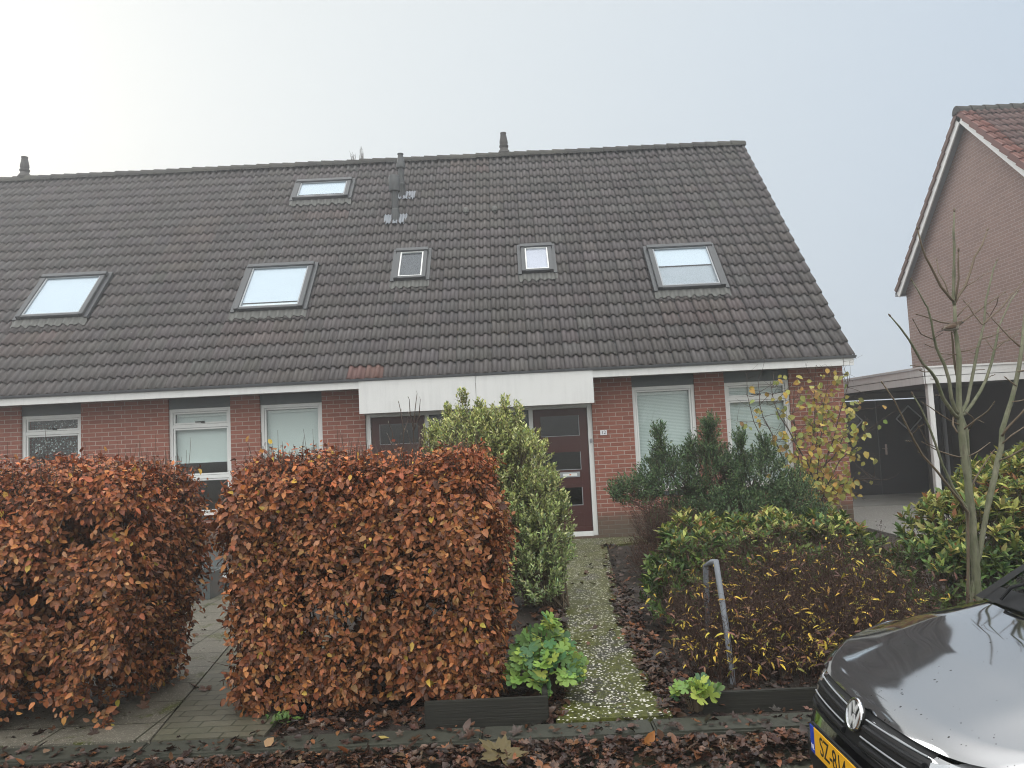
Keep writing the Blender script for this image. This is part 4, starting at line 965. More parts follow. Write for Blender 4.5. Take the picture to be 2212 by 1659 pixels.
skimmia('large broadleaf bush behind the bare young tree, cut by the frame edge',
        [(4.25,6.9,.82,.60,.6,.52),(3.75,6.7,.66,.50,.55,.44),(4.9,7.0,.90,.6,.6,.52),(3.45,6.55,.42,.40,.45,.36),(5.4,7.0,.7,.5,.6,.6),(3.95,6.4,.34,.55,.4,.32)], (4.2, 6.8), 1250, 52, .55, .080)
# brown spirea with yellow leaves
h = shrub('brown_shrub', 'twiggy dark brown shrub with scattered yellow leaves beside the parked car', 'shrub', (2.0, 5.9))
rng = g = np.random.default_rng(61); ls = []; tips = []; dirs = []; mids = []
for i in range(1000):
    b0 = np.array([g.uniform(1.16, 2.9), g.uniform(5.35, 6.5), -.02])
    hgt = (.62+.26*float(vnoise(np.array([b0[0], b0[1], 0.]), 2.2)))*g.uniform(.55, 1.05)
    hgt *= np.interp(b0[0], [1.16, 1.50, 2.4, 2.9], [.66, 1, 1.02, .8])*np.interp(b0[1], [5.35, 5.6, 6.5], [.62, .9, 1.06])
    e = b0+np.array([g.normal(-.03, .14), g.normal(-.08, .14), hgt]); p = curve_pts(b0, e, np.array([g.normal(0, .035), g.normal(0, .035), 0]), 6); ls.append((p, np.linspace(.0034, .0013, 6)))
    mids.append(p)
    for k in range(4):
        q = p[g.integers(2, 6)]; e2 = q+np.array([g.normal(0, .075), g.normal(-.02, .075), abs(g.normal(.07, .05))]); ls.append((curve_pts(q, e2, g.normal(0, .01, 3), 4), np.linspace(.0017, .0007, 4))); tips.append(e2)
    tips.append(e)
# arching shoots leaning over the board towards the kerb
for i in range(150):
    b0 = np.array([g.uniform(1.2, 2.6), g.uniform(5.2, 5.6), 0]); e = b0+np.array([g.normal(0, .15), -g.uniform(.15, .42), g.uniform(.10, .5)]); p = curve_pts(b0, e, np.array([0, .04, .10]), 6); ls.append((p, np.linspace(.003, .001, 6))); tips.append(e); mids.append(p)
link('branch', twigs_mesh('tw', ls), M['bark_red'], h)
tips = np.array(tips)
# dry flower heads: fine bundles on many tips
q = tips[(tips[:, 2] > .40) & (g.random(len(tips)) < .36)]; fl = np.repeat(q, 16, 0)+g.normal(0, .020, (len(q)*16, 3)); m_ = len(fl)
link('seed_head', leaf_mesh('sh', [(fl, unit(rdir(m_)+np.array([0, 0, .8])), rdir(m_), .014, .5, 0, T_LANCE, palette(m_, [(.085,.047,.033),(.055,.031,.024),(.13,.08,.05)], [3, 3, 1.2]))]), M['leaf_soft'], h)
P_ = np.array(mids); a_i = g.integers(0, len(P_), 4600); b_i = g.integers(1, 6, 4600); yl = P_[a_i, b_i]+g.normal(0, .01, (4600, 3))
clus = vnoise(yl+3, 5.2); keepy = (clus > .50) | (g.random(4600) < .3); yl = yl[keepy]; n = len(yl)
front = np.clip((6.1-yl[:, 1])/.7, 0, 1)[:, None]
cy_ = palette(n, [(.52,.37,.045),(.62,.46,.06),(.44,.24,.05),(.30,.30,.06)], [4, 3, 1.4, 1.2], .12); cb_ = palette(n, [(.14,.065,.042),(.085,.042,.032),(.22,.10,.05)], [3, 3, 1])
sel = g.random((n, 1)) < .52
link('foliage', leaf_mesh('fol', [(yl, unit(rdir(n)*np.array([1, 1, .45])+np.array([0, -.25, .05])), unit(rdir(n)*.5+np.array([0, -.3, .9])), g.uniform(.034, .070, n), .29, g.normal(.32, .18, n), T_OVAL, np.where(sel, cy_, cb_))]), M['leaf_dry'], h)
# yellow leaved shrub at the house corner
h = shrub('yellow_shrub', 'open shrub with sparse yellow leaves at the brick corner of the end house', 'shrub', (4.9, 12.2))
rng = g = np.random.default_rng(71); ls = []; pts = []
S6 = lambda x, y: ((2600+x/1.4786)*.54004, (1400+y/1.4786)*.54004)
stems = [[(950,900),(955,620),(975,350),(975,90)], [(1000,900),(1050,650),(1090,480),(1150,300),(1170,150)], [(900,880),(880,650),(850,420),(850,230)], [(980,900),(1000,600),(1020,400),(1055,150)], [(860,860),(760,560),(660,380),(640,180)], [(1010,880),(1100,690),(1200,560),(1290,450)], [(930,860),(905,700),(985,560),(1010,420)], [(1030,900),(1120,790),(1260,770),(1340,765)], [(820,820),(700,600),(600,400),(575,190)], [(960,860),(1020,700),(1130,560),(1190,360)], [(1000,870),(1150,830),(1240,850)], [(940,700),(830,500),(720,300),(715,190)]]
for i, s_ in enumerate(stems):
    Y = 12.2+.25*math.sin(i*2.1); p = np.array([at(*S6(*q), Y+.15*math.sin(k+i)) for k, q in enumerate(s_)]); p = np.concatenate([[np.array([p[0][0]*.3+4.95*.7, 12.25, 0])], p])
    t0 = np.linspace(0, 1, len(p)); t1 = np.linspace(0, 1, 12); pp = np.stack([np.interp(t1, t0, p[:, k]) for k in range(3)], 1)+g.normal(0, .012, (12, 3)); pp[0, 2] = 0
    ls.append((pp, np.linspace(.017, .004, 12)))
    for j in range(20):
        q = pp[g.integers(3, 12)]; e = q+np.array([g.normal(.05, .22), g.normal(-.05, .18), g.normal(.08, .14)]); m4 = curve_pts(q, e, g.normal(0, .03, 3), 5); ls.append((m4, np.linspace(.0045, .0016, 5)))
        for k in range(2):
            q2 = m4[g.integers(1, 5)]; e2 = q2+np.array([g.normal(.03, .11), g.normal(0, .1), g.normal(.03, .09)]); m5 = curve_pts(q2, e2, g.normal(0, .015, 3), 4); ls.append((m5, np.linspace(.0022, .0010, 4))); pts += [m5[2], m5[3]]
        pts.append(e)
link('branch', twigs_mesh('tw', ls, 4), M['bark_dark'], h)
pts = np.array(pts); x_ = pts[:, 0]; pr = np.interp(x_, [3.5, 4.2, 4.6, 5.2, 5.5, 5.8], [.15, .5, .95, .85, .35, .10])
pts = pts[(g.random(len(pts)) < pr*.8) & (pts[:, 2] < 2.66-.3*g.random(len(pts)))]; n = len(pts)
link('foliage', leaf_mesh('fol', [(pts, unit(rdir(n)+np.array([0, -.2, -.8])), unit(rdir(n)*.6+np.array([0, -1., .3])), g.uniform(.07, .125, n), .78, g.normal(.1, .1, n), T_OVAL, palette(n, [(.50,.44,.10),(.42,.42,.12),(.50,.33,.07),(.28,.33,.09),(.36,.22,.09)], [4, 4, 3, 2, 1], .12))]), M['leaf_soft'], h)
# cranesbill clumps
def geranium(label, cx, cy, rx, ry, hz, n, seed, L):
    global rng
    rng = g = np.random.default_rng(seed); h = shrub('cranesbill_plant', label, 'plant', (cx, cy)); h['group'] = 'cranesbill plants beside the pebble path'
    a = g.uniform(0, 6.28, n); r_ = np.sqrt(g.random(n)); x = cx+rx*r_*np.cos(a); y = cy+ry*r_*np.sin(a); z = hz*np.sqrt(1-.92*r_**2)*g.uniform(.62, 1.0, n)*(.8+.4*vnoise(np.stack([x, y, 0*x], 1), 7.))+.03
    p = np.stack([x, y, z], 1); b = np.stack([cx+(x-cx)*.25, cy+(y-cy)*.25, 0*x], 1)
    ls = [(curve_pts(b[i], p[i], np.array([0, 0, .05]), 5), np.linspace(.0028, .0016, 5)) for i in range(n)]
    o = unit(np.stack([x-cx, y-cy, 0*x+.05], 1)); D = unit(o*.7+rdir(n)*.75+np.array([0, -.2, -.1])); Nl = unit(np.array([0, -.55, .85])+o*.25+rdir(n)*.34)
    c = palette(n, [(.26,.40,.09),(.17,.31,.09),(.37,.46,.09),(.10,.22,.095),(.46,.44,.09)], [4, 4, 2.5, 2.5, .6], .12)
    link('foliage', leaf_mesh('fol', [(p-D*.03, D, Nl, g.normal(L, L*.2, n).clip(L*.5, L*1.4), 1.35, g.normal(.12, .1, n), T_GER, c)]), M['leaf_soft'], h)
    link('stalk', twigs_mesh('st', ls), M['bark_tan'], h)
geranium('large lime green cranesbill clump spilling over the left edging board', .10, 5.28, .25, .36, .43, 260, 81, .078)
geranium('small lime green cranesbill at the path corner beside the right edging board', 1.0, 4.83, .15, .10, .17, 34, 82, .074)
# small weed at the brick path
rng = g = np.random.default_rng(9); h = shrub('weed_plant', 'small green weed at the corner of the brick path under the hedge', 'weed', (-1.56, 4.95)); n = 46
p = np.array([-1.56, 4.95, .02])+g.normal(0, 1, (n, 3))*np.array([.05, .04, .012])
link('foliage', leaf_mesh('fol', [(p, unit(rdir(n)+np.array([0, 0, .6])), unit(rdir(n)*.4+np.array([0, 0, 1.])), .045, .5, .1, T_OVAL, palette(n, [(.07,.14,.03),(.10,.18,.04)], [1, 1]))]), M['leaf_green'], h)
# ---- bare young tree ----------------------------------------------------------
TREE = thing('young_tree', (3.1, 5.4, 0), 'bare young tree with smooth pale trunks and budded twigs behind the parked car', 'tree')
K4 = lambda x, y: ((3700+x/2.371)*.54004, (800+y/2.371)*.54004)
K1 = lambda x, y: ((3350+x/2.962)*.54004, (1350+y/2.962)*.54004)
K6 = S6
TY = 5.4
main = [K1(1590,2320), K1(1575,2000), K1(1545,1659), K1(1490,1300), K1(1462,1000), K1(1445,900), K1(1438,700), K1(1435,500), K1(1440,250), K1(1415,50), K4(300,1304), K4(285,1240), K4(280,1000)]
br = []
def B(pts, r0, r1, dy=0., k=6): br.append((pts, r0, r1, dy, k))
B(main, .029, .0105, 0, 10)
B([K4(280,1000), K4(270,940), K4(275,700), K4(278,450), K4(270,300), K4(278,110)], .0125, .0048)
B([K4(275,960), K4(250,940), K4(150,820), K4(60,640), K4(5,540), K4(-30,440), K4(-70,281)], .009, .004, -.2)
B([K4(225,900), K4(190,790), K4(130,690), K4(112,575)], .0045, .003, .15)
B([K4(285,970), K4(300,880), K4(320,750), K4(315,600), K4(318,485)], .0065, .0042, -.1)
B([K4(285,975), K4(310,920), K4(380,820), K4(430,680), K4(470,540), K4(540,430), K4(590,290)], .009, .0042, .2)
B([K4(380,825), K4(480,765), K4(560,705), K4(600,690)], .003, .0016, .1)
B([K4(270,1172), K4(150,1160), K4(0,1105), K4(-70,1087)], .005, .003, -.2)
B([K4(290,1180), K4(345,1160), K4(480,1070), K4(570,1000), K4(690,920), K4(750,880)], .006, .003, .2)
B([K4(695,920), K4(680,990), K4(610,1110)], .003, .002, .2)
B([K4(300,1110), K4(390,1010), K4(435,965)], .004, .0025, .1)
B([K4(335,1440), K4(420,1425), K4(495,1397)], .004, .002)
B([K4(300,1465), K4(240,1465), K4(178,1458)], .0035, .0022)
B([K4(250,1250), K4(262,1340), K4(270,1480), K4(290,1600), K1(1420,480)], .0055, .008, .1)
B([K1(1445,905), K1(1400,870), K1(1350,720), K1(1320,500), K1(1270,330), K1(1220,230), K1(1170,120), K1(1150,30), K4(85,1310), K4(60,1150), K4(25,1020), K4(0,985), K4(-60,870), K4(-121,770)], .012, .0032, -.25)
B([K4(80,1325), K4(160,1265)], .0035, .002, -.2); B([K4(80,1322), K4(0,1290), K4(-40,1270), K4(-105,1150)], .004, .0022, -.2)
B([K4(110,1410), K4(60,1395), K4(8,1370)], .003, .002, -.2); B([K4(155,1525), K4(110,1528), K4(45,1528)], .003, .002, -.2); B([K4(175,1525), K4(250,1495)], .003, .002, -.2)
B([K1(1440,960), K1(1380,910), K1(1250,720), K1(1170,500), K1(1110,410), K1(1010,310), K1(930,170), K1(850,30), K1(740,-120), K1(628,-250)], .0125, .004, -.45)
B([K1(1110,412), K1(1040,408), K1(980,390)], .004, .0025, -.35); B([K1(1165,490), K1(1105,490)], .003, .002, -.35); B([K1(1235,680), K1(1165,685)], .003, .0022, -.35); B([K1(1020,348), K1(870,333)], .0045, .0025, -.4)
B([K1(1450,905), K1(1480,880), K1(1540,750), K1(1570,600), K1(1620,350), K1(1660,130), K1(1700,0), K4(540,1250), K4(560,1180), K4(575,960), K4(610,820), K4(650,650), K4(680,580)], .011, .004, .15)
B([K4(557,1182), K4(540,1178), K4(460,1080), K4(425,1020), K4(380,970)], .005, .0032, .1); B([K4(565,1170), K4(600,1130), K4(740,1005), K4(820,900), K4(935,775)], .006, .0035, .25); B([K4(540,1318), K4(640,1290), K4(720,1250), K4(795,1230)], .0045, .0028, .2)
B([K1(1640,190), K1(1590,178)], .0035, .0025, .1); B([K1(1635,385), K1(1730,378)], .0035, .002, .1)
B([K1(1465,912), K1(1510,905), K1(1600,780), K1(1690,640), K1(1760,500), K1(1830,280), K1(1870,100), K1(1890,0), K4(690,1240), K4(700,1200), K4(760,1070), K4(820,940), K4(875,870)], .011, .0032, .35)
B([K4(665,1420), K4(720,1370), K4(820,1305), K4(905,1225)], .004, .0025, .3); B([K4(685,1370), K4(800,1330), K4(900,1260)], .004, .0025, .3); B([K4(645,1418), K4(580,1330), K4(560,1290)], .0035, .002, .3); B([K1(1780,470), K1(1820,455), K1(1862,438)], .0035, .002, .3)
B([(2096,1300), K1(1800,1900), K1(1860,1659), K1(1900,1450), K1(1940,1300), K1(1950,1100), K1(2010,900), K1(2060,750), K1(2110,550), K1(2150,350), K1(2180,150), K1(2200,0), K4(920,1400), K4(939,1180), K4(960,1000)], .018, .009, .12, 8)
B([K1(1950,1170), K1(1990,1100), K1(2060,1020), K1(2150,930), K1(2210,860), K1(2300,760)], .008, .005, -.1); B([K1(1955,1255), K1(2060,1160), K1(2210,1060)], .006, .004, 0); B([K1(1920,1460), K1(2060,1400), K1(2210,1310), K1(2300,1260)], .007, .004, -.1); B([K1(2070,760), K1(2140,755), K1(2220,735)], .005, .003, .1); B([K1(2120,575), K1(2060,530), K1(2010,490)], .005, .003, 0); B([K1(2140,405), K1(2230,385)], .006, .004, .1); B([K4(905,1395), K4(800,1300), K4(680,1170), K4(590,1075)], .006, .003, .1)
B([(2090,1300), K6(1880,960), K6(1855,930), K6(1840,900), K6(1760,800), K6(1700,720), K6(1610,620), K6(1560,530), K6(1510,430), K6(1440,290), K6(1378,200)], .010, .0036, -.5)
B([K6(1550,500), K6(1590,455), K6(1620,440)], .004, .0025, -.45); B([K6(1548,540), K6(1515,537)], .003, .002, -.45); B([K6(1605,610), K6(1585,604)], .003, .002, -.45)
B([(2094,1290), K6(1870,930), K6(1790,810), K6(1730,680), K6(1690,560), K6(1650,450), K6(1600,340), K6(1555,265)], .011, .0038, -.25)
B([K6(1845,450), K6(1790,425), K6(1730,390), K6(1660,340), K6(1620,315)], .0055, .002, -.1); B([K6(1840,636), K6(1790,625), K6(1700,595), K6(1620,550)], .0055, .0025, -.15); B([K6(1690,575), K6(1640,550), K6(1590,455)], .003, .002, -.2)
B([(2112,1290), K6(1915,1000), K6(1905,900), K6(1890,700), K6(1875,480), K6(1850,400)], .013, .009, .10)
B([K6(1845,478), K6(1880,450), K6(1930,410), K6(2000,360), K6(2028,320)], .006, .003, -.2); B([K6(1880,632), K6(1940,600), K6(2000,555)], .005, .0025, .1); B([K6(1905,805), K6(1925,760), K6(1960,700), K6(2027,605)], .006, .003, .1); B([K6(1930,410), K6(1950,418), K6(1970,428)], .003, .002, -.2)
B([K6(1820,370), K6(1795,400), K6(1790,440), K6(1818,490)], .005, .006, -.1); B([K6(1870,370), K6(1905,395), K6(1918,420), K6(1890,470)], .004, .003, .1)
tw = []; buds = []; first = None
TM = MB(); NB = MB()
for i, (pts, r0, r1, dy, k) in enumerate(br):
    n = len(pts); P = []
    for j, q in enumerate(pts):
        f = j/(n-1); P.append(at(q[0], q[1], TY+(dy*f if i else 0)))
    if i in (0,) or pts[0][1] > 1285:
        P[0] = Vector((P[0].x, P[0].y, -.05)) if i == 0 else P[0]
        if i: P = [Vector((P[0].x*.6+3.12*.4, TY, -.05))]+P
    # a little natural wobble
    n = len(P)
    rad = [r0+(r1-r0)*(j/(n-1)) for j in range(n)]
    QQ = []; RR_ = []
    for j in range(n-1):
        seg = (P[j+1]-P[j]); m_ = max(1, int(seg.length/.09))
        for t in range(m_):
            wob = Vector((rnd.uniform(-1, 1), rnd.uniform(-1, 1), rnd.uniform(-1, 1)))*(.0035 if t else 0); QQ.append(P[j]+seg*(t/m_)+wob); node = 1.22 if (t == 0 and j and r0 < .02) else rnd.uniform(.93, 1.07); RR_.append((rad[j]+(rad[j+1]-rad[j])*t/m_)*node)
    QQ.append(P[-1]); RR_.append(rad[-1])
    (TM if r0 > .0105 else NB).tube(QQ, RR_, k)
    if r1 < .0055:
        d = (P[-1]-P[-2]).normalized(); NB.tube([P[-1]-d*.004, P[-1]+d*.006, P[-1]+d*.016, P[-1]+d*.030], [r1, r1*1.7, r1*1.5, .0008], 6)
    if r0 < .012 and n > 2:
        for t in range(2, len(QQ)-1, 2):
            s_ = Vector((rnd.uniform(-1, 1), rnd.uniform(-1, 1), .6)).normalized(); NB.tube([QQ[t], QQ[t]+s_*(RR_[t]+.006)], [.0022, .0012], 4)
TM.build('trunk', M['bark'], TREE, smooth='all'); NB.build('branch', M['bark_tan'], TREE, smooth='all')
# ---- sparrow on the tree -------------------------------------------------------
def bird():
    c = at(*K4(258,1205), 5.36); h = thing('small_bird', c, 'small brown sparrow perched on the bare young tree', 'bird')
    me = bpy.data.meshes.new('bird'); bm = bmesh.new(); lay = bm.verts.layers.skin.verify()
    sp = [((-.062,0,-.016),.011,.016),((-.035,0,-.006),.022,.022),((-.005,0,.0),.029,.030),((.022,0,.006),.026,.028),((.042,0,.020),.019,.019),((.058,0,.029),.018,.018),((.070,0,.027),.010,.010)]
    prev = None
    for i, (p, a, b_) in enumerate(sp):
        v = bm.verts.new(Vector(p)+c); v[lay].radius = (a, b_); v[lay].use_root = (i == 2)
        if prev: bm.edges.new((prev, v))
        prev = v
    bm.to_mesh(me); bm.free(); o = bpy.data.objects.new('t', me); COL.objects.link(o); o.modifiers.new('s', 'SKIN').use_smooth_shade = True; o.modifiers.new('u', 'SUBSURF').levels = 2
    dg = bpy.context.evaluated_depsgraph_get(); dg.update(); m2 = bpy.data.meshes.new_from_object(o.evaluated_get(dg)); bpy.data.objects.remove(o)
    t = NT('sparrow_plumage'); sp_ = t('ShaderNodeSeparateXYZ'); t.l(t.obj(), sp_.inputs[0]); n_ = t.noise(160, 4)
    k = t.ramp(t.math('ADD', sp_.outputs['Z'], t.math('MULTIPLY', n_, .012)), [(.0, (.24,.215,.18)), (.012, (.20,.17,.13)), (.022, (.075,.05,.033))])
    bodym = t.set(k, .8); m2.materials.clear(); link('body', m2, bodym, h)
    tl = MB(); tl.add([c+Vector(p) for p in ((-.05,-.010,-.010),(-.05,.010,-.010),(-.105,.014,-.030),(-.105,-.014,-.030),(-.05,-.010,-.016),(-.05,.010,-.016),(-.105,.014,-.034),(-.105,-.014,-.034))], [(0,1,2,3),(7,6,5,4),(0,3,7,4),(3,2,6,7),(2,1,5,6),(1,0,4,5)]); tl.build('tail', plain('sparrow_tail', (.05,.038,.03), .8), h)
    for s_ in (-1, 1):
        w_ = MB(); w_.lathe(c+Vector((.02, s_*.026, .006)), [(.003,0),(.014,.012),(.015,.035),(.010,.065),(.002,.088)], 10, (-1, -s_*.10, -.16)); w_.v = [(x, c.y+s_*.026+(y-c.y-s_*.026)*.4, z) for x, y, z in w_.v]
        w_.build('wing', plain('sparrow_wing', (.085,.052,.032), .8, 0, .6, 60), h, smooth='all')
        e = MB(); e.lathe(c+Vector((.061, s_*.0155, .034)), [(.0028,0),(.0022,.0018),(.0006,.0025)], 8, (0, s_, 0)); e.build('eye', M['black'], h)
        l_ = MB(); l_.tube([c+Vector((.0, s_*.009, -.022)), c+Vector((.003, s_*.010, -.036)), c+Vector((.012, s_*.010, -.042))], .0016, 5); l_.build('leg', M['bark_dark'], h)
    bk = MB(); bk.lathe(c+Vector((.072, 0, .027)), [(.0055,0),(.004,.006),(.0006,.014)], 8, (1, 0, -.1)); bk.build('beak', M['black'], h)
bird()
# ---- boards, rail, loose leaves ------------------------------------------------
T = thing('edging_board', (-.27, 4.83, 0), 'dark timber edging board with short return under the large cranesbill', 'board', 'edging boards of the garden beds')
MB().box(-.655, .10, 4.80, 4.835, -.03, .135).build('front_board', M['board'], T, bevel=.004); MB().box(.065, .10, 4.836, 5.5, -.03, .15).build('side_board', M['board'], T, bevel=.004)
q = MB(); q.box(1.04, 1.95, 4.84, 4.88, -.04, .10); q.build('edging_board', M['board'], None, bevel=.005, label='brown timber edging board in front of the brown shrub', category='board', group='edging boards of the garden beds')
q = MB(); pa = at(1586, 1492, 5.34); pb = at(1547, 1213, 5.52); pc = at(1524, 1222, 5.85); pd = at(1528, 1360, 6.1)
q.tube([pa-Vector((0, 0, .1)), pa, pa*.5+pb*.5+Vector((.006, 0, 0)), pb*.9+pa*.1, pb, pb*.6+pc*.4+Vector((0, 0, .008)), pc, pd-Vector((0, 0, .45))], [.020]*8, 14)
q.build('metal_rail', M['galv'], None, smooth=True, label='bent galvanised tube rail standing in the brown shrub', category='rail')
g = rng = np.random.default_rng(91)
LIT = [(.075,.035,.022),(.045,.024,.018),(.13,.055,.030),(.22,.085,.035),(.11,.065,.045),(.028,.018,.015),(.16,.10,.065)]
def litter(name, n, fx, L, zf, label=None):
    x, y = fx(n); z = zf(x, y)+np.abs(g.normal(0, .010, n))+.004; p = np.stack([x, y, z], 1)
    D = unit(rdir(n)*np.array([1, 1, .25])); Nl = unit(rdir(n)*.55+np.array([0, 0, 1.])); mp = g.random(n) < .35
    ln = g.normal(L, L*.38, n).clip(L*.35, L*1.8); c = palette(n, LIT, [4, 5, 2.4, 1.1, 2, 5, .8], .28)
    s_ = [(p[~mp], D[~mp], Nl[~mp], ln[~mp], .62, g.normal(.1, .25, (~mp).sum()), T_OVAL, c[~mp]), (p[mp], D[mp], Nl[mp], ln[mp]*1.05, 1.25, g.normal(.1, .25, mp.sum()), T_MAPLE, c[mp])]
    link(name, leaf_mesh('lit', s_), M['leaf_wet'], None, kind='stuff')
def gut(n):
    x = g.uniform(-4.5, 4.5, n); w_ = .17+.10*vnoise(np.stack([x, 0*x, 0*x], 1), 2.4)+np.clip(x-.3, 0, 1.2)*.07; return x, 4.50-np.abs(g.normal(0, 1, n))*w_*.62
litter('leaf_litter', 6500, gut, .046, lambda x, y: -.098+.075*np.clip(1-(4.52-y)/.28, 0, 1))
def beds(n):
    x = g.uniform(-4.6, 3.6, n); y = 4.80+g.gamma(1.3, .9, n); k = ((x > .16) & (x < .86)) | ((x > -2.75) & (x < -1.66))
    edge = g.random(n) < .35
    pxl = np.interp(y, [4.75, 7.5, 12.3], [.14, .30, .60]); pxr = np.interp(y, [4.75, 7.4, 12.1], [.84, .90, 1.27])
    x = np.where(k & (x > 0), np.where(g.random(n) < .4, pxl-np.abs(g.normal(0, .09, n))+.05, pxr+np.abs(g.normal(0, .12, n))-.06), x); bad = (x > -2.7) & (x < -1.7)
    x = np.where(bad, -1.6+np.abs(g.normal(0, .5, n)), x); return x, y.clip(4.78, 12.5)
litter('bed_leaf_litter', 7000, beds, .046, lambda x, y: -.02+0*x)
def kerbl(n): return g.uniform(-4.5, 4, n), 4.54+np.abs(g.normal(0, .10, n)).clip(0, .2)
litter('kerb_leaf_litter', 420, kerbl, .042, lambda x, y: .001+0*x)
def edges(n):
    y = 4.8+g.gamma(1.5, 1.6, n).clip(0, 7.2); L_ = np.interp(y, [4.75, 7.5, 12.3], [.14, .30, .60]); R_ = np.interp(y, [4.75, 7.4, 12.1], [.84, .90, 1.27]); sd_ = g.random(n) < .5
    return np.where(sd_, L_+.05-np.abs(g.normal(0, .10, n)), R_-.06+np.abs(g.normal(0, .13, n))), y
litter('edge_leaf_litter', 2600, edges, .050, lambda x, y: .010+0*x)
def few(n): return g.uniform(.2, .85, n), g.uniform(4.9, 11, n)
litter('path_leaf_litter', 46, few, .05, lambda x, y: .012+0*x)
def fewl(n): return g.uniform(-3.4, -1.7, n), g.uniform(4.8, 8.5, n)
litter('slab_leaf_litter', 26, fewl, .055, lambda x, y: .009+0*x)
def rd_(n): return g.uniform(-3, 3, n), g.uniform(3.6, 4.35, n)
litter('road_leaf_litter', 70, rd_, .05, lambda x, y: -.099+0*x)
# the big maple leaf and a few single ones that stand out on the kerb
def single(name, label, p, D, Nn_, L, tpl, col, rt=.95, curl=.12):
    link(name, leaf_mesh('one', [(np.array([p]), unit(np.array([D], float)), unit(np.array([Nn_], float)), np.array([L]), rt, curl, tpl, np.array([col]))]), M['leaf_dry'], None, label=label, category='leaf', group='single fallen leaves along the kerb')
single('fallen_leaf', 'big yellow brown maple leaf propped against the kerb', (-.20, 4.34, -.07), (.1, .22, .30), (.1, -.8, .6), .19, T_MAPLE, (.115,.088,.032), 1.45, .35)
single('fallen_leaf', 'pale yellow oval leaf lying flat on the kerb', (-.92, 4.60, .005), (1, .3, .05), (0, -.1, 1), .085, T_OVAL, (.36,.28,.09), .5)
single('fallen_leaf', 'orange brown leaf standing upright in the gutter', (.62, 4.44, -.04), (.5, .1, .6), (.2, -1, .3), .10, T_OVAL, (.36,.145,.04), .6)
single('fallen_leaf', 'tan round leaf on the kerb before the brick path', (-1.55, 4.56, .005), (.3, .4, .35), (.1, -.6, .8), .07, T_OVAL, (.30,.18,.085), .85)
# ------------------------------------------------------------------ parked car
CX, CY, CZ = 1.20, 3.10, -.10
CAR = thing('parked_car', (3.1, CY, CZ), 'dark shiny hatchback with rain spotted bonnet and yellow number plate at the kerb', 'car')
HW = .83
def w_sh(u): return float(np.interp(u, [.0, .10, .25, .45, .7, 1.0, 1.3, 3.2, 4.0], [.70, .705, .735, .785, .855, .905, .925, .96, .95]))
def u_nose(v): a = abs(v)/HW; return .09*a**2+.40*a**7
NV = 26
vs_ = [HW*math.sin(math.pi/2*t)*.999 for t in np.linspace(-1, 1, 2*NV+1)]
cols = [(3.98, -.70), (3.92, -.79)]+[(u, -HW) for u in np.linspace(3.75, .62, 26)]+[(u_nose(v), v) for v in vs_]+[(u, HW) for u in np.linspace(.62, 3.75, 26)]+[(3.92, .79), (3.98, .70)]
def inset(r): return float(np.interp(r, [0, .12, .30, .42, .52, .62, .74, .86, .95, 1.], [.05, .02, .0, .0, .012, .03, .045, .06, .085, .13]))
def shell(ci, r, off=0):
    """ci: float column index; r: 0 (sill) to 1 (shoulder); off: outwards"""
    i = int(min(max(math.floor(ci), 0), len(cols)-2)); f = ci-i
    u = cols[i][0]*(1-f)+cols[i+1][0]*f; v = cols[i][1]*(1-f)+cols[i+1][1]*f
    i0, i1 = max(i-1, 0), min(i+2, len(cols)-1); t = Vector((cols[i1][0]-cols[i0][0], cols[i1][1]-cols[i0][1])).normalized(); n = Vector((t.y, -t.x))
    if n.dot(Vector((u-1.6, v))) < 0: n = -n
    front = max(0, 1-u/.6) if u < .6 else 0
    k = inset(r)*(1 if u < .45 else max(.62, 1-(u-.45)*.6)); w = .17+(w_sh(u)-.17)*r
    p = Vector((u, v))-n*(k-off)
    return Vector((CX+p.x, CY+p.y, CZ+w))
NC = len(cols)
RS = [0, .06, .12, .2, .30, .36, .42, .48, .54, .62, .70, .78, .86, .91, .95, .98, 1.0]
b = MB(); b.grid([[shell(c, r) for c in range(NC)] for r in RS]); body = b.build('body', M['carpaint'], CAR, smooth='all')
C0 = 28+0.0; CM = 28+NV            # first nose column and the middle one
def vcol(v): return 28+NV+NV*math.asin(max(-1, min(1, v/(HW*.999))))/(math.pi/2)
def rw(w, u=.05): return (w-.17)/(w_sh(u)-.17)
def patch(v0, v1, w0, w1, off, nu=24, nr=6, edge=.0):
    P = []
    for r in np.linspace(0, 1, nr):
        row = []
        for c in np.linspace(0, 1, nu):
            v = v0+(v1-v0)*c; u = u_nose(v); w = w0(v) if callable(w0) else w0; W1 = w1(v) if callable(w1) else w1
            row.append(shell(vcol(v), rw(w+(W1-w)*r, u), off))
        P.append(row)
    return P
def solid(P, back):
    b = MB(); b.grid(P); n0 = len(P[0]); rim = P[0]+[r[-1] for r in P[1:]]+P[-1][-2::-1]+[r[0] for r in P[-2:0:-1]]
    d = Vector((back, 0, 0)); m_ = len(rim); b.add(rim+[p+d for p in rim], [(i, (i+1) % m_, m_+(i+1) % m_, m_+i) for i in range(m_)]); return b
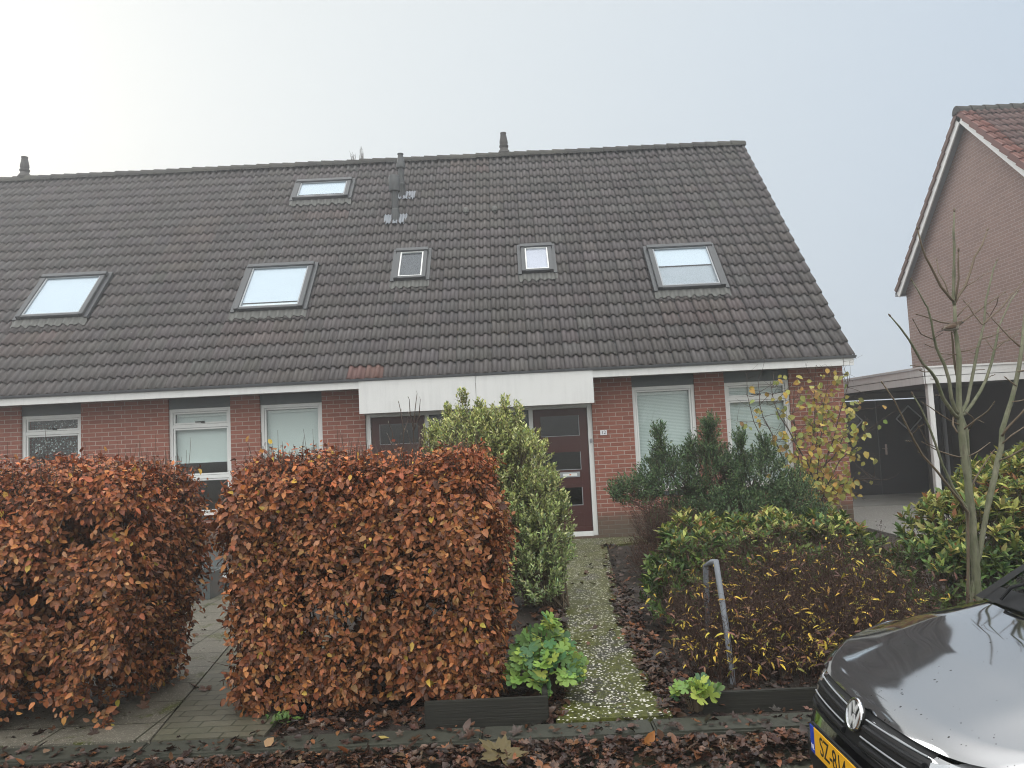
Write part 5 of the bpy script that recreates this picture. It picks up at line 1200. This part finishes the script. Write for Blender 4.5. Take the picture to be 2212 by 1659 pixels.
# bonnet: domed, with a fold on each side, running from the lip above the grille to the wiper cowl
def ub(v): return 1.00-.10*(1-(v/.72)**2)
def crown(u): return float(np.interp(u, [.05, .2, .5, 1.1], [.002, .030, .058, .072]))
def hood(v, t, off=0):
    uf = u_nose(v)+.098; u = uf+(ub(v)-uf)*t; vv = v*(1+.045*t) if False else v
    a = abs(v)/.80
    z = w_sh(u)+crown(u)*(1-a**2.2)-.035*a**14*min(1, t*2.5)+.004*math.exp(-((abs(v)-.52+.10*(1-t))/.10)**2)*min(1, t*3)-.03*max(0, .08-t)/.08*.6
    lip = -.010*max(0, 1-t/.05)**2
    return Vector((CX+u, CY+vv, CZ+z+.006+lip+off))
tt = [0, .015, .03, .05, .08]+list(np.linspace(.12, 1, 26))
HWD = .815
P = [[hood(v, t) for v in np.linspace(-HWD, HWD, 49)] for t in tt]
b = MB(); b.grid(P); b.build('bonnet', M['carpaint'], CAR, smooth='all')
# grille: two dark openings each side of the badge with thin bright blades
gr = solid(patch(-.47, .47, lambda v: .565+.02*abs(v), lambda v: .695+.02*abs(v), .004, 40, 8), .02).build('grille', M['carplastic'], CAR, smooth=True)
for (wa, s0, s1) in ((.672, .075, .455), (.612, .075, .455)):
    for s_ in (-1, 1):
        pts = [shell(vcol(s_*v), rw(wa+.02*v, u_nose(v)), .016) for v in np.linspace(s0, s1, 14)]
        q = MB(); q.tube(pts, [.0035]*14, 6); q.build('grille_blade', M['greyzinc'], gr, smooth=True)
        pts = [shell(vcol(s_*v), rw(wa-.030+.02*v, u_nose(v)), .009) for v in np.linspace(s0, s1, 14)]
        q = MB(); q.tube(pts, [.013]*14, 8); q.build('grille_bar', M['carplastic'], gr, smooth=True)
M['badge'] = NT('badge_silver').set((.72,.73,.75), .3, .35)
# round badge with the two letters
bc = shell(vcol(0), rw(.668, 0), .022); baxis = Vector((-1, 0, .28)).normalized(); bx_ = Vector((0, -1, 0)); by_ = baxis.cross(bx_)*1.0
if by_.z < 0: by_ = -by_
bd_ = MB(); bd_.lathe(bc, [(.056,-.012),(.056,.0),(.054,.002)], 32, baxis); bad = bd_.build('badge', M['black'], CAR, smooth=True)
rg = MB(); pts = [bc+baxis*.004+(bx_*math.cos(a)+by_*math.sin(a))*.0575 for a in np.linspace(0, 2*math.pi, 41)]; rg.tube(pts, [.0075]*41, 8, False); rg.build('badge_ring', M['chrome'], bad, smooth=True)
def stroke(bm, pts, w=.0075):
    for p, q in zip(pts[:-1], pts[1:]):
        a = bc+baxis*.0035+bx_*p[0]+by_*p[1]; c = bc+baxis*.0035+bx_*q[0]+by_*q[1]; d = (c-a).normalized(); s = d.cross(baxis)
        bm.add([a+s*w, a-s*w, c-s*w, c+s*w]+[k+baxis*.004 for k in (a+s*w, a-s*w, c-s*w, c+s*w)], [(0,1,2,3),(7,6,5,4),(0,3,7,4),(1,5,6,2),(0,4,5,1),(2,6,7,3)])
mg = MB(); stroke(mg, [(-.022,.047),(0,.008),(.022,.047)]); stroke(mg, [(-.045,.030),(-.021,-.044),(0,-.002),(.021,-.044),(.045,.030)]); mg.build('badge_letters', M['badge'], bad)
# headlights wrap round the corners
for s_ in (1, -1):
    v0, v1 = s_*.475, s_*.822
    hl = solid(patch(v0, v1, lambda v: .585+.10*max(0, abs(v)-.5), lambda v: .668+.22*max(0, abs(v)-.48), .004, 22, 8), .03).build('headlight', M['headlamp'], CAR, smooth=True)
    rim = MB(); P = patch(v0, v1, lambda v: .579+.10*max(0, abs(v)-.5), lambda v: .585+.10*max(0, abs(v)-.5), .006, 22, 2); rim.grid(P); rim.build('headlight_rim', M['carplastic'], hl)
# bumper: dark lower grille, shelf, licence plate
solid(patch(-.60, .60, .22, .40, .003, 40, 6), .02).build('lower_grille', M['carplastic'], CAR, smooth=True)
solid(patch(-.56, .56, .548, .562, .012, 40, 3), .02).build('bumper_strip', M['carplastic'], CAR, smooth=True)
solid(patch(-.80, .80, .17, .21, .014, 50, 3), .03).build('bumper_lip', M['carplastic'], CAR, smooth=True)
px = CX-.026
pb_ = MB(); pb_.box(px, px+.02, CY-.272, CY+.272, CZ+.428, CZ+.552); pb_.build('plate_holder', M['carplastic'], CAR, bevel=.005)
pp = MB(); pp.box(px-.004, px-.0005, CY-.26, CY+.217, CZ+.435, CZ+.545); plate = pp.build('number_plate', M['plate'], CAR)
pe = MB(); pe.box(px-.004, px-.0005, CY+.2175, CY+.26, CZ+.435, CZ+.545); pe.build('plate_band', M['plateblue'], plate)
fm = lambda y, z: frame_mtx((px-.0046, y, z), (0,-1,0), (0,0,1), (-1,0,0))
text('plate_lettering', 'SZ-814', .108, fm(CY+.03, CZ+.490), M['black'], plate, .0006, .82)
text('band_lettering', 'NL', .030, fm(CY+.239, CZ+.458), M['enamel'], plate, .0006, .8)
# wheels
for u_, s_ in ((.80, 1), (.80, -1), (3.25, 1), (3.25, -1)):
    c = Vector((CX+u_, CY+s_*.70, CZ+.295)); ax_ = (0, s_, 0)
    ar = MB(); ar.lathe(c+Vector((0, s_*.10, .02)), [(.345,.0),(.345,.034),(.33,.036)], 32, ax_); ar.build('wheel_arch', M['black'], CAR)
    t_ = MB(); t_.lathe(c, [(.19,-.06),(.28,-.06),(.295,-.04),(.295,.12),(.28,.142),(.20,.145)], 32, ax_); wh = t_.build('wheel', M['tyre'], CAR, smooth=True)
    r_ = MB(); r_.lathe(c+Vector((0, s_*.12, 0)), [(.205,.0),(.205,.028),(.18,.024),(.06,.034),(.03,.036)], 24, ax_); r_.build('rim', M['greyzinc'], wh, smooth=True)
# cowl, windscreen, pillars, roof and side glass
def belt(u): return w_sh(u)
def cab(u, k):   # half width of the glasshouse at height fraction k
    return .745-.13*k
def wsf(v, k):  # windscreen surface
    u = (ub(v)+.02)+(1.78-.10*(1-(v/.62)**2)-(ub(v)+.02))*k; z = .955+.035*(1-(v/.72)**2)+(1.40+.03*(1-(v/.6)**2)-.955)*k+.03*math.sin(math.pi*k)
    vv = v*(1-.16*k); return Vector((CX+u, CY+vv, CZ+z))
P = [[wsf(v, k) for v in np.linspace(-.66, .66, 25)] for k in np.linspace(.02, 1, 12)]
b = MB(); b.grid(P); ws = b.build('windscreen', M['glass_car'], CAR, smooth='all')
bb = MB(); bb.grid([[wsf(v, k)+Vector((-.002, 0, .003)) for v in np.linspace(-.70, .70, 25)] for k in (-.035, 0, .06)]); bb.grid([[wsf(s*.66, k)+Vector((-.002, 0, .003)) for s in ()] for k in ()]) if False else None
bb.build('screen_border', M['carplastic'], ws, smooth='all')
for s_ in (-1, 1):
    b = MB(); b.grid([[wsf(s_*v, k)+Vector((-.003, 0, .004)) for v in (.62, .66, .705, .735)] for k in np.linspace(-.04, 1, 12)]); b.build('pillar', M['carplastic'], ws, smooth='all')
cw_ = MB(); cw_.grid([[Vector((CX+ub(v)-.03+.09*k, CY+v, CZ+.885+.03*k+.055*(1-(v/.74)**2))) for v in np.linspace(-.745, .745, 25)] for k in (0, .4, 1)]); cw_.build('cowl', M['carplastic'], CAR, smooth='all')
dsh = MB(); dsh.grid([[Vector((CX+ub(v)+.06+.5*k, CY+v, CZ+.93-.02*k)) for v in np.linspace(-.66, .66, 9)] for k in (0, .5, 1)]); dsh.build('dashboard', M['carplastic'], CAR, smooth='all')
rf = MB(); us = np.linspace(0, 1, 10)
P = []
for k in us:
    row = []
    for v in np.linspace(-.60, .60, 15):
        u0 = 1.78-.10*(1-(v/.62)**2); u = u0+(3.7-u0)*k; z = 1.40+.03*(1-(v/.6)**2)+.03*math.sin(math.pi*min(1, k*1.1))-.10*max(0, k-.75)*2; row.append(Vector((CX+u, CY+v*(1-.16)/1.0*1.1, CZ+z)))
    P.append(row)
rf.grid(P); rf.build('roof', M['carpaint'], CAR, smooth='all')
for s_ in (-1, 1):
    b = MB(); P = []
    for k in np.linspace(0, 1, 12):
        u = 1.15+2.65*k; zt = np.interp(u, [1.15, 1.78, 2.4, 3.7, 3.8], [.96, 1.395, 1.43, 1.36, 1.30]); yt = np.interp(u, [1.15, 1.78, 3.8], [.73, .555, .55]); P.append([Vector((CX+u, CY+s_*HW*.965, CZ+belt(u)-.01)), Vector((CX+u, CY+s_*yt, CZ+zt))])
    b.grid(P); b.build('side_window', M['glass_car'], CAR, smooth='all')
    b = MB(); b.grid([[r[0]+Vector((0, s_*.004, -.012)), r[0]+Vector((0, -s_*.010, .03))] for r in P]); b.build('window_seal', M['carplastic'], CAR)
rr = MB(); rr.grid([[Vector((CX+3.96-.22*k, CY+v*(1-.2*k), CZ+.93+.40*k)) for v in np.linspace(-.74, .74, 9)] for k in np.linspace(0, 1, 5)]); rr.build('rear_window', M['glass_car'], CAR, smooth='all')
fl = MB(); fl.box(CX+.2, CX+3.9, CY-.7, CY+.7, CZ+.14, CZ+.19); fl.build('underbody', M['black'], CAR)
for s_ in (-.30, .30):
    a1 = wsf(s_*1.1+.12, -.03)+Vector((0, 0, .02)); a2 = wsf(s_*1.1+.10, .05)+Vector((-.02, 0, .03)); a3 = wsf(s_-.02, .16)+Vector((-.02, 0, .025)); a4 = wsf(s_-.36 if s_ > 0 else s_-.28, .06)+Vector((-.015, 0, .02))
    q = MB(); q.tube([a1, a2, a3], [.009, .008, .006], 8); w_ = q.build('wiper', M['carplastic'], CAR, smooth=True)
    q = MB(); q.tube([a4, a3, a3+(a3-a4)*.5], [.006, .008, .006], 8); q.build('wiper_blade', M['carplastic'], w_, smooth=True)
for s_ in (-1, 1):
    c = Vector((CX+1.42, CY+s_*.92, CZ+1.0)); q = MB(); q.lathe(c+Vector((.07, 0, 0)), [(.03,-.075),(.055,-.05),(.075,0),(.08,.05),(.06,.055)], 14, (1, 0, 0)); q.v = [(x, c.y+(y-c.y)*1.3, z) for x, y, z in q.v]; m_ = q.build('wing_mirror', M['carpaint'], CAR, smooth=True)
    q = MB(); q.tube([c, c-Vector((0, s_*.16, .06))], [.018, .022], 8); q.build('mirror_arm', M['carplastic'], m_, smooth=True)
# a few leaves lying on the cowl
SUN_E = .7; SKY_L = (.77,.82,.84); SKY_R = (.545,.64,.75); ZEN = 2.3; BACK = 2.6; HAZE = .0055; EXPO = .06
# ------------------------------------------------------------------ light and air
SUN_AZ, SUN_EL = R(-42), R(24)
sv = Vector((math.sin(SUN_AZ)*math.cos(SUN_EL), math.cos(SUN_AZ)*math.cos(SUN_EL), math.sin(SUN_EL)))
sl = bpy.data.lights.new('sun', 'SUN'); sl.energy = SUN_E; sl.angle = R(25); sl.color = (1, .99, .97)
so_ = bpy.data.objects.new('sun', sl); COL.objects.link(so_); so_.rotation_euler = (-sv).to_track_quat('-Z', 'Y').to_euler(); so_.location = sv*60
wd = bpy.data.worlds.new('World'); sc.world = wd; wd.use_nodes = True; wt = wd.node_tree; wn = wt.nodes; wl = wt.links
bg = wn['Background']; bg.inputs[1].default_value = .1
sky = wn.new('ShaderNodeTexSky'); sky.sky_type = 'NISHITA'; sky.sun_disc = False; sky.sun_elevation = SUN_EL; sky.sun_rotation = SUN_AZ; sky.dust_density = 6; sky.air_density = 1.5
tc = wn.new('ShaderNodeTexCoord')
def vm(op, a, b=None):
    n = wn.new('ShaderNodeVectorMath'); n.operation = op
    for i, v in enumerate((a, b)):
        if v is None: continue
        if isinstance(v, (tuple, Vector)): n.inputs[i].default_value = tuple(v)
        else: wl.new(v, n.inputs[i])
    return n
def mr(v, a, b, c, d, t='SMOOTHSTEP'):
    n = wn.new('ShaderNodeMapRange'); n.interpolation_type = t
    wl.new(v, n.inputs[0])
    for i, q in zip((1, 2, 3, 4), (a, b, c, d)): n.inputs[i].default_value = q
    return n.outputs[0]
def wmix(f, a, b, typ='MIX'):
    n = wn.new('ShaderNodeMix'); n.data_type = 'RGBA'; n.blend_type = typ; n.clamp_result = False
    for i, v in ((0, f), (6, a), (7, b)):
        if isinstance(v, (int, float)): n.inputs[i].default_value = v
        elif isinstance(v, tuple): n.inputs[i].default_value = (*v, 1)
        else: wl.new(v, n.inputs[i])
    return n.outputs[2]
gen = tc.outputs['Generated']
dot = vm('DOT_PRODUCT', gen, sv).outputs['Value']
sep = wn.new('ShaderNodeSeparateXYZ'); wl.new(gen, sep.inputs[0])
base = wmix(mr(dot, .30, .92, 0, 1, 'LINEAR'), SKY_R, SKY_L)
base = wmix(mr(sep.outputs[2], .45, .8, 0, 1), base, (.75, .75, .735)); base = wmix(mr(sep.outputs[1], .25, -.3, 0, 1), base, (.76, .755, .735))
up = mr(sep.outputs[2], .5, .95, 1.0, ZEN)
back = mr(sep.outputs[1], .15, -.5, 1.0, BACK)  # sky behind the camera brightened as added fill for the facade
mulc = wmix(1.0, base, up, 'MULTIPLY'); mulc = wmix(1.0, mulc, back, 'MULTIPLY')
back_low = wmix(mr(sep.outputs[1], .2, -.4, 0, 1), (1., 1., 1.), mr(sep.outputs[2], .0, .55, .40, 1.0)); mulc = wmix(1.0, mulc, back_low, 'MULTIPLY')
low = mr(sep.outputs[2], -.02, .06, .6, 1.0)
mulc = wmix(1.0, mulc, low, 'MULTIPLY')
ten = wmix(1.0, mulc, (10., 10., 10.), 'MULTIPLY')
fin = wmix(.05, ten, sky.outputs[0])
wl.new(fin, bg.inputs[0])
if HAZE > 0:
    hz = MB(); hz.box(-140, 140, -140, 140, -1.2, 14); hm = bpy.data.materials.new('haze'); hm.use_nodes = True; hn = hm.node_tree
    hn.nodes.remove(hn.nodes['Principled BSDF']); pv = hn.nodes.new('ShaderNodeVolumePrincipled'); pv.inputs['Density'].default_value = HAZE; pv.inputs['Color'].default_value = (.93, .95, .97, 1); pv.inputs['Anisotropy'].default_value = .6
    hn.links.new(pv.outputs[0], hn.nodes['Material Output'].inputs['Volume']); hz.build('haze', hm, None, kind='stuff')
cy = sc.cycles; cy.pixel_filter_type = 'BLACKMAN_HARRIS'; cy.filter_width = 1.05
cy.use_denoising = True
try: cy.denoiser = 'OPENIMAGEDENOISE'
except Exception: pass
cy.max_bounces = 8; cy.diffuse_bounces = 2; cy.glossy_bounces = 4; cy.transmission_bounces = 6; cy.transparent_max_bounces = 12; cy.volume_bounces = 1
cy.sample_clamp_indirect = 6; cy.use_adaptive_sampling = True; cy.adaptive_threshold = .02
cy.volume_step_rate = 4; cy.volume_max_steps = 32
vs = sc.view_settings; vs.view_transform = 'Standard'; vs.look = 'None'; vs.exposure = EXPO; vs.gamma = 1
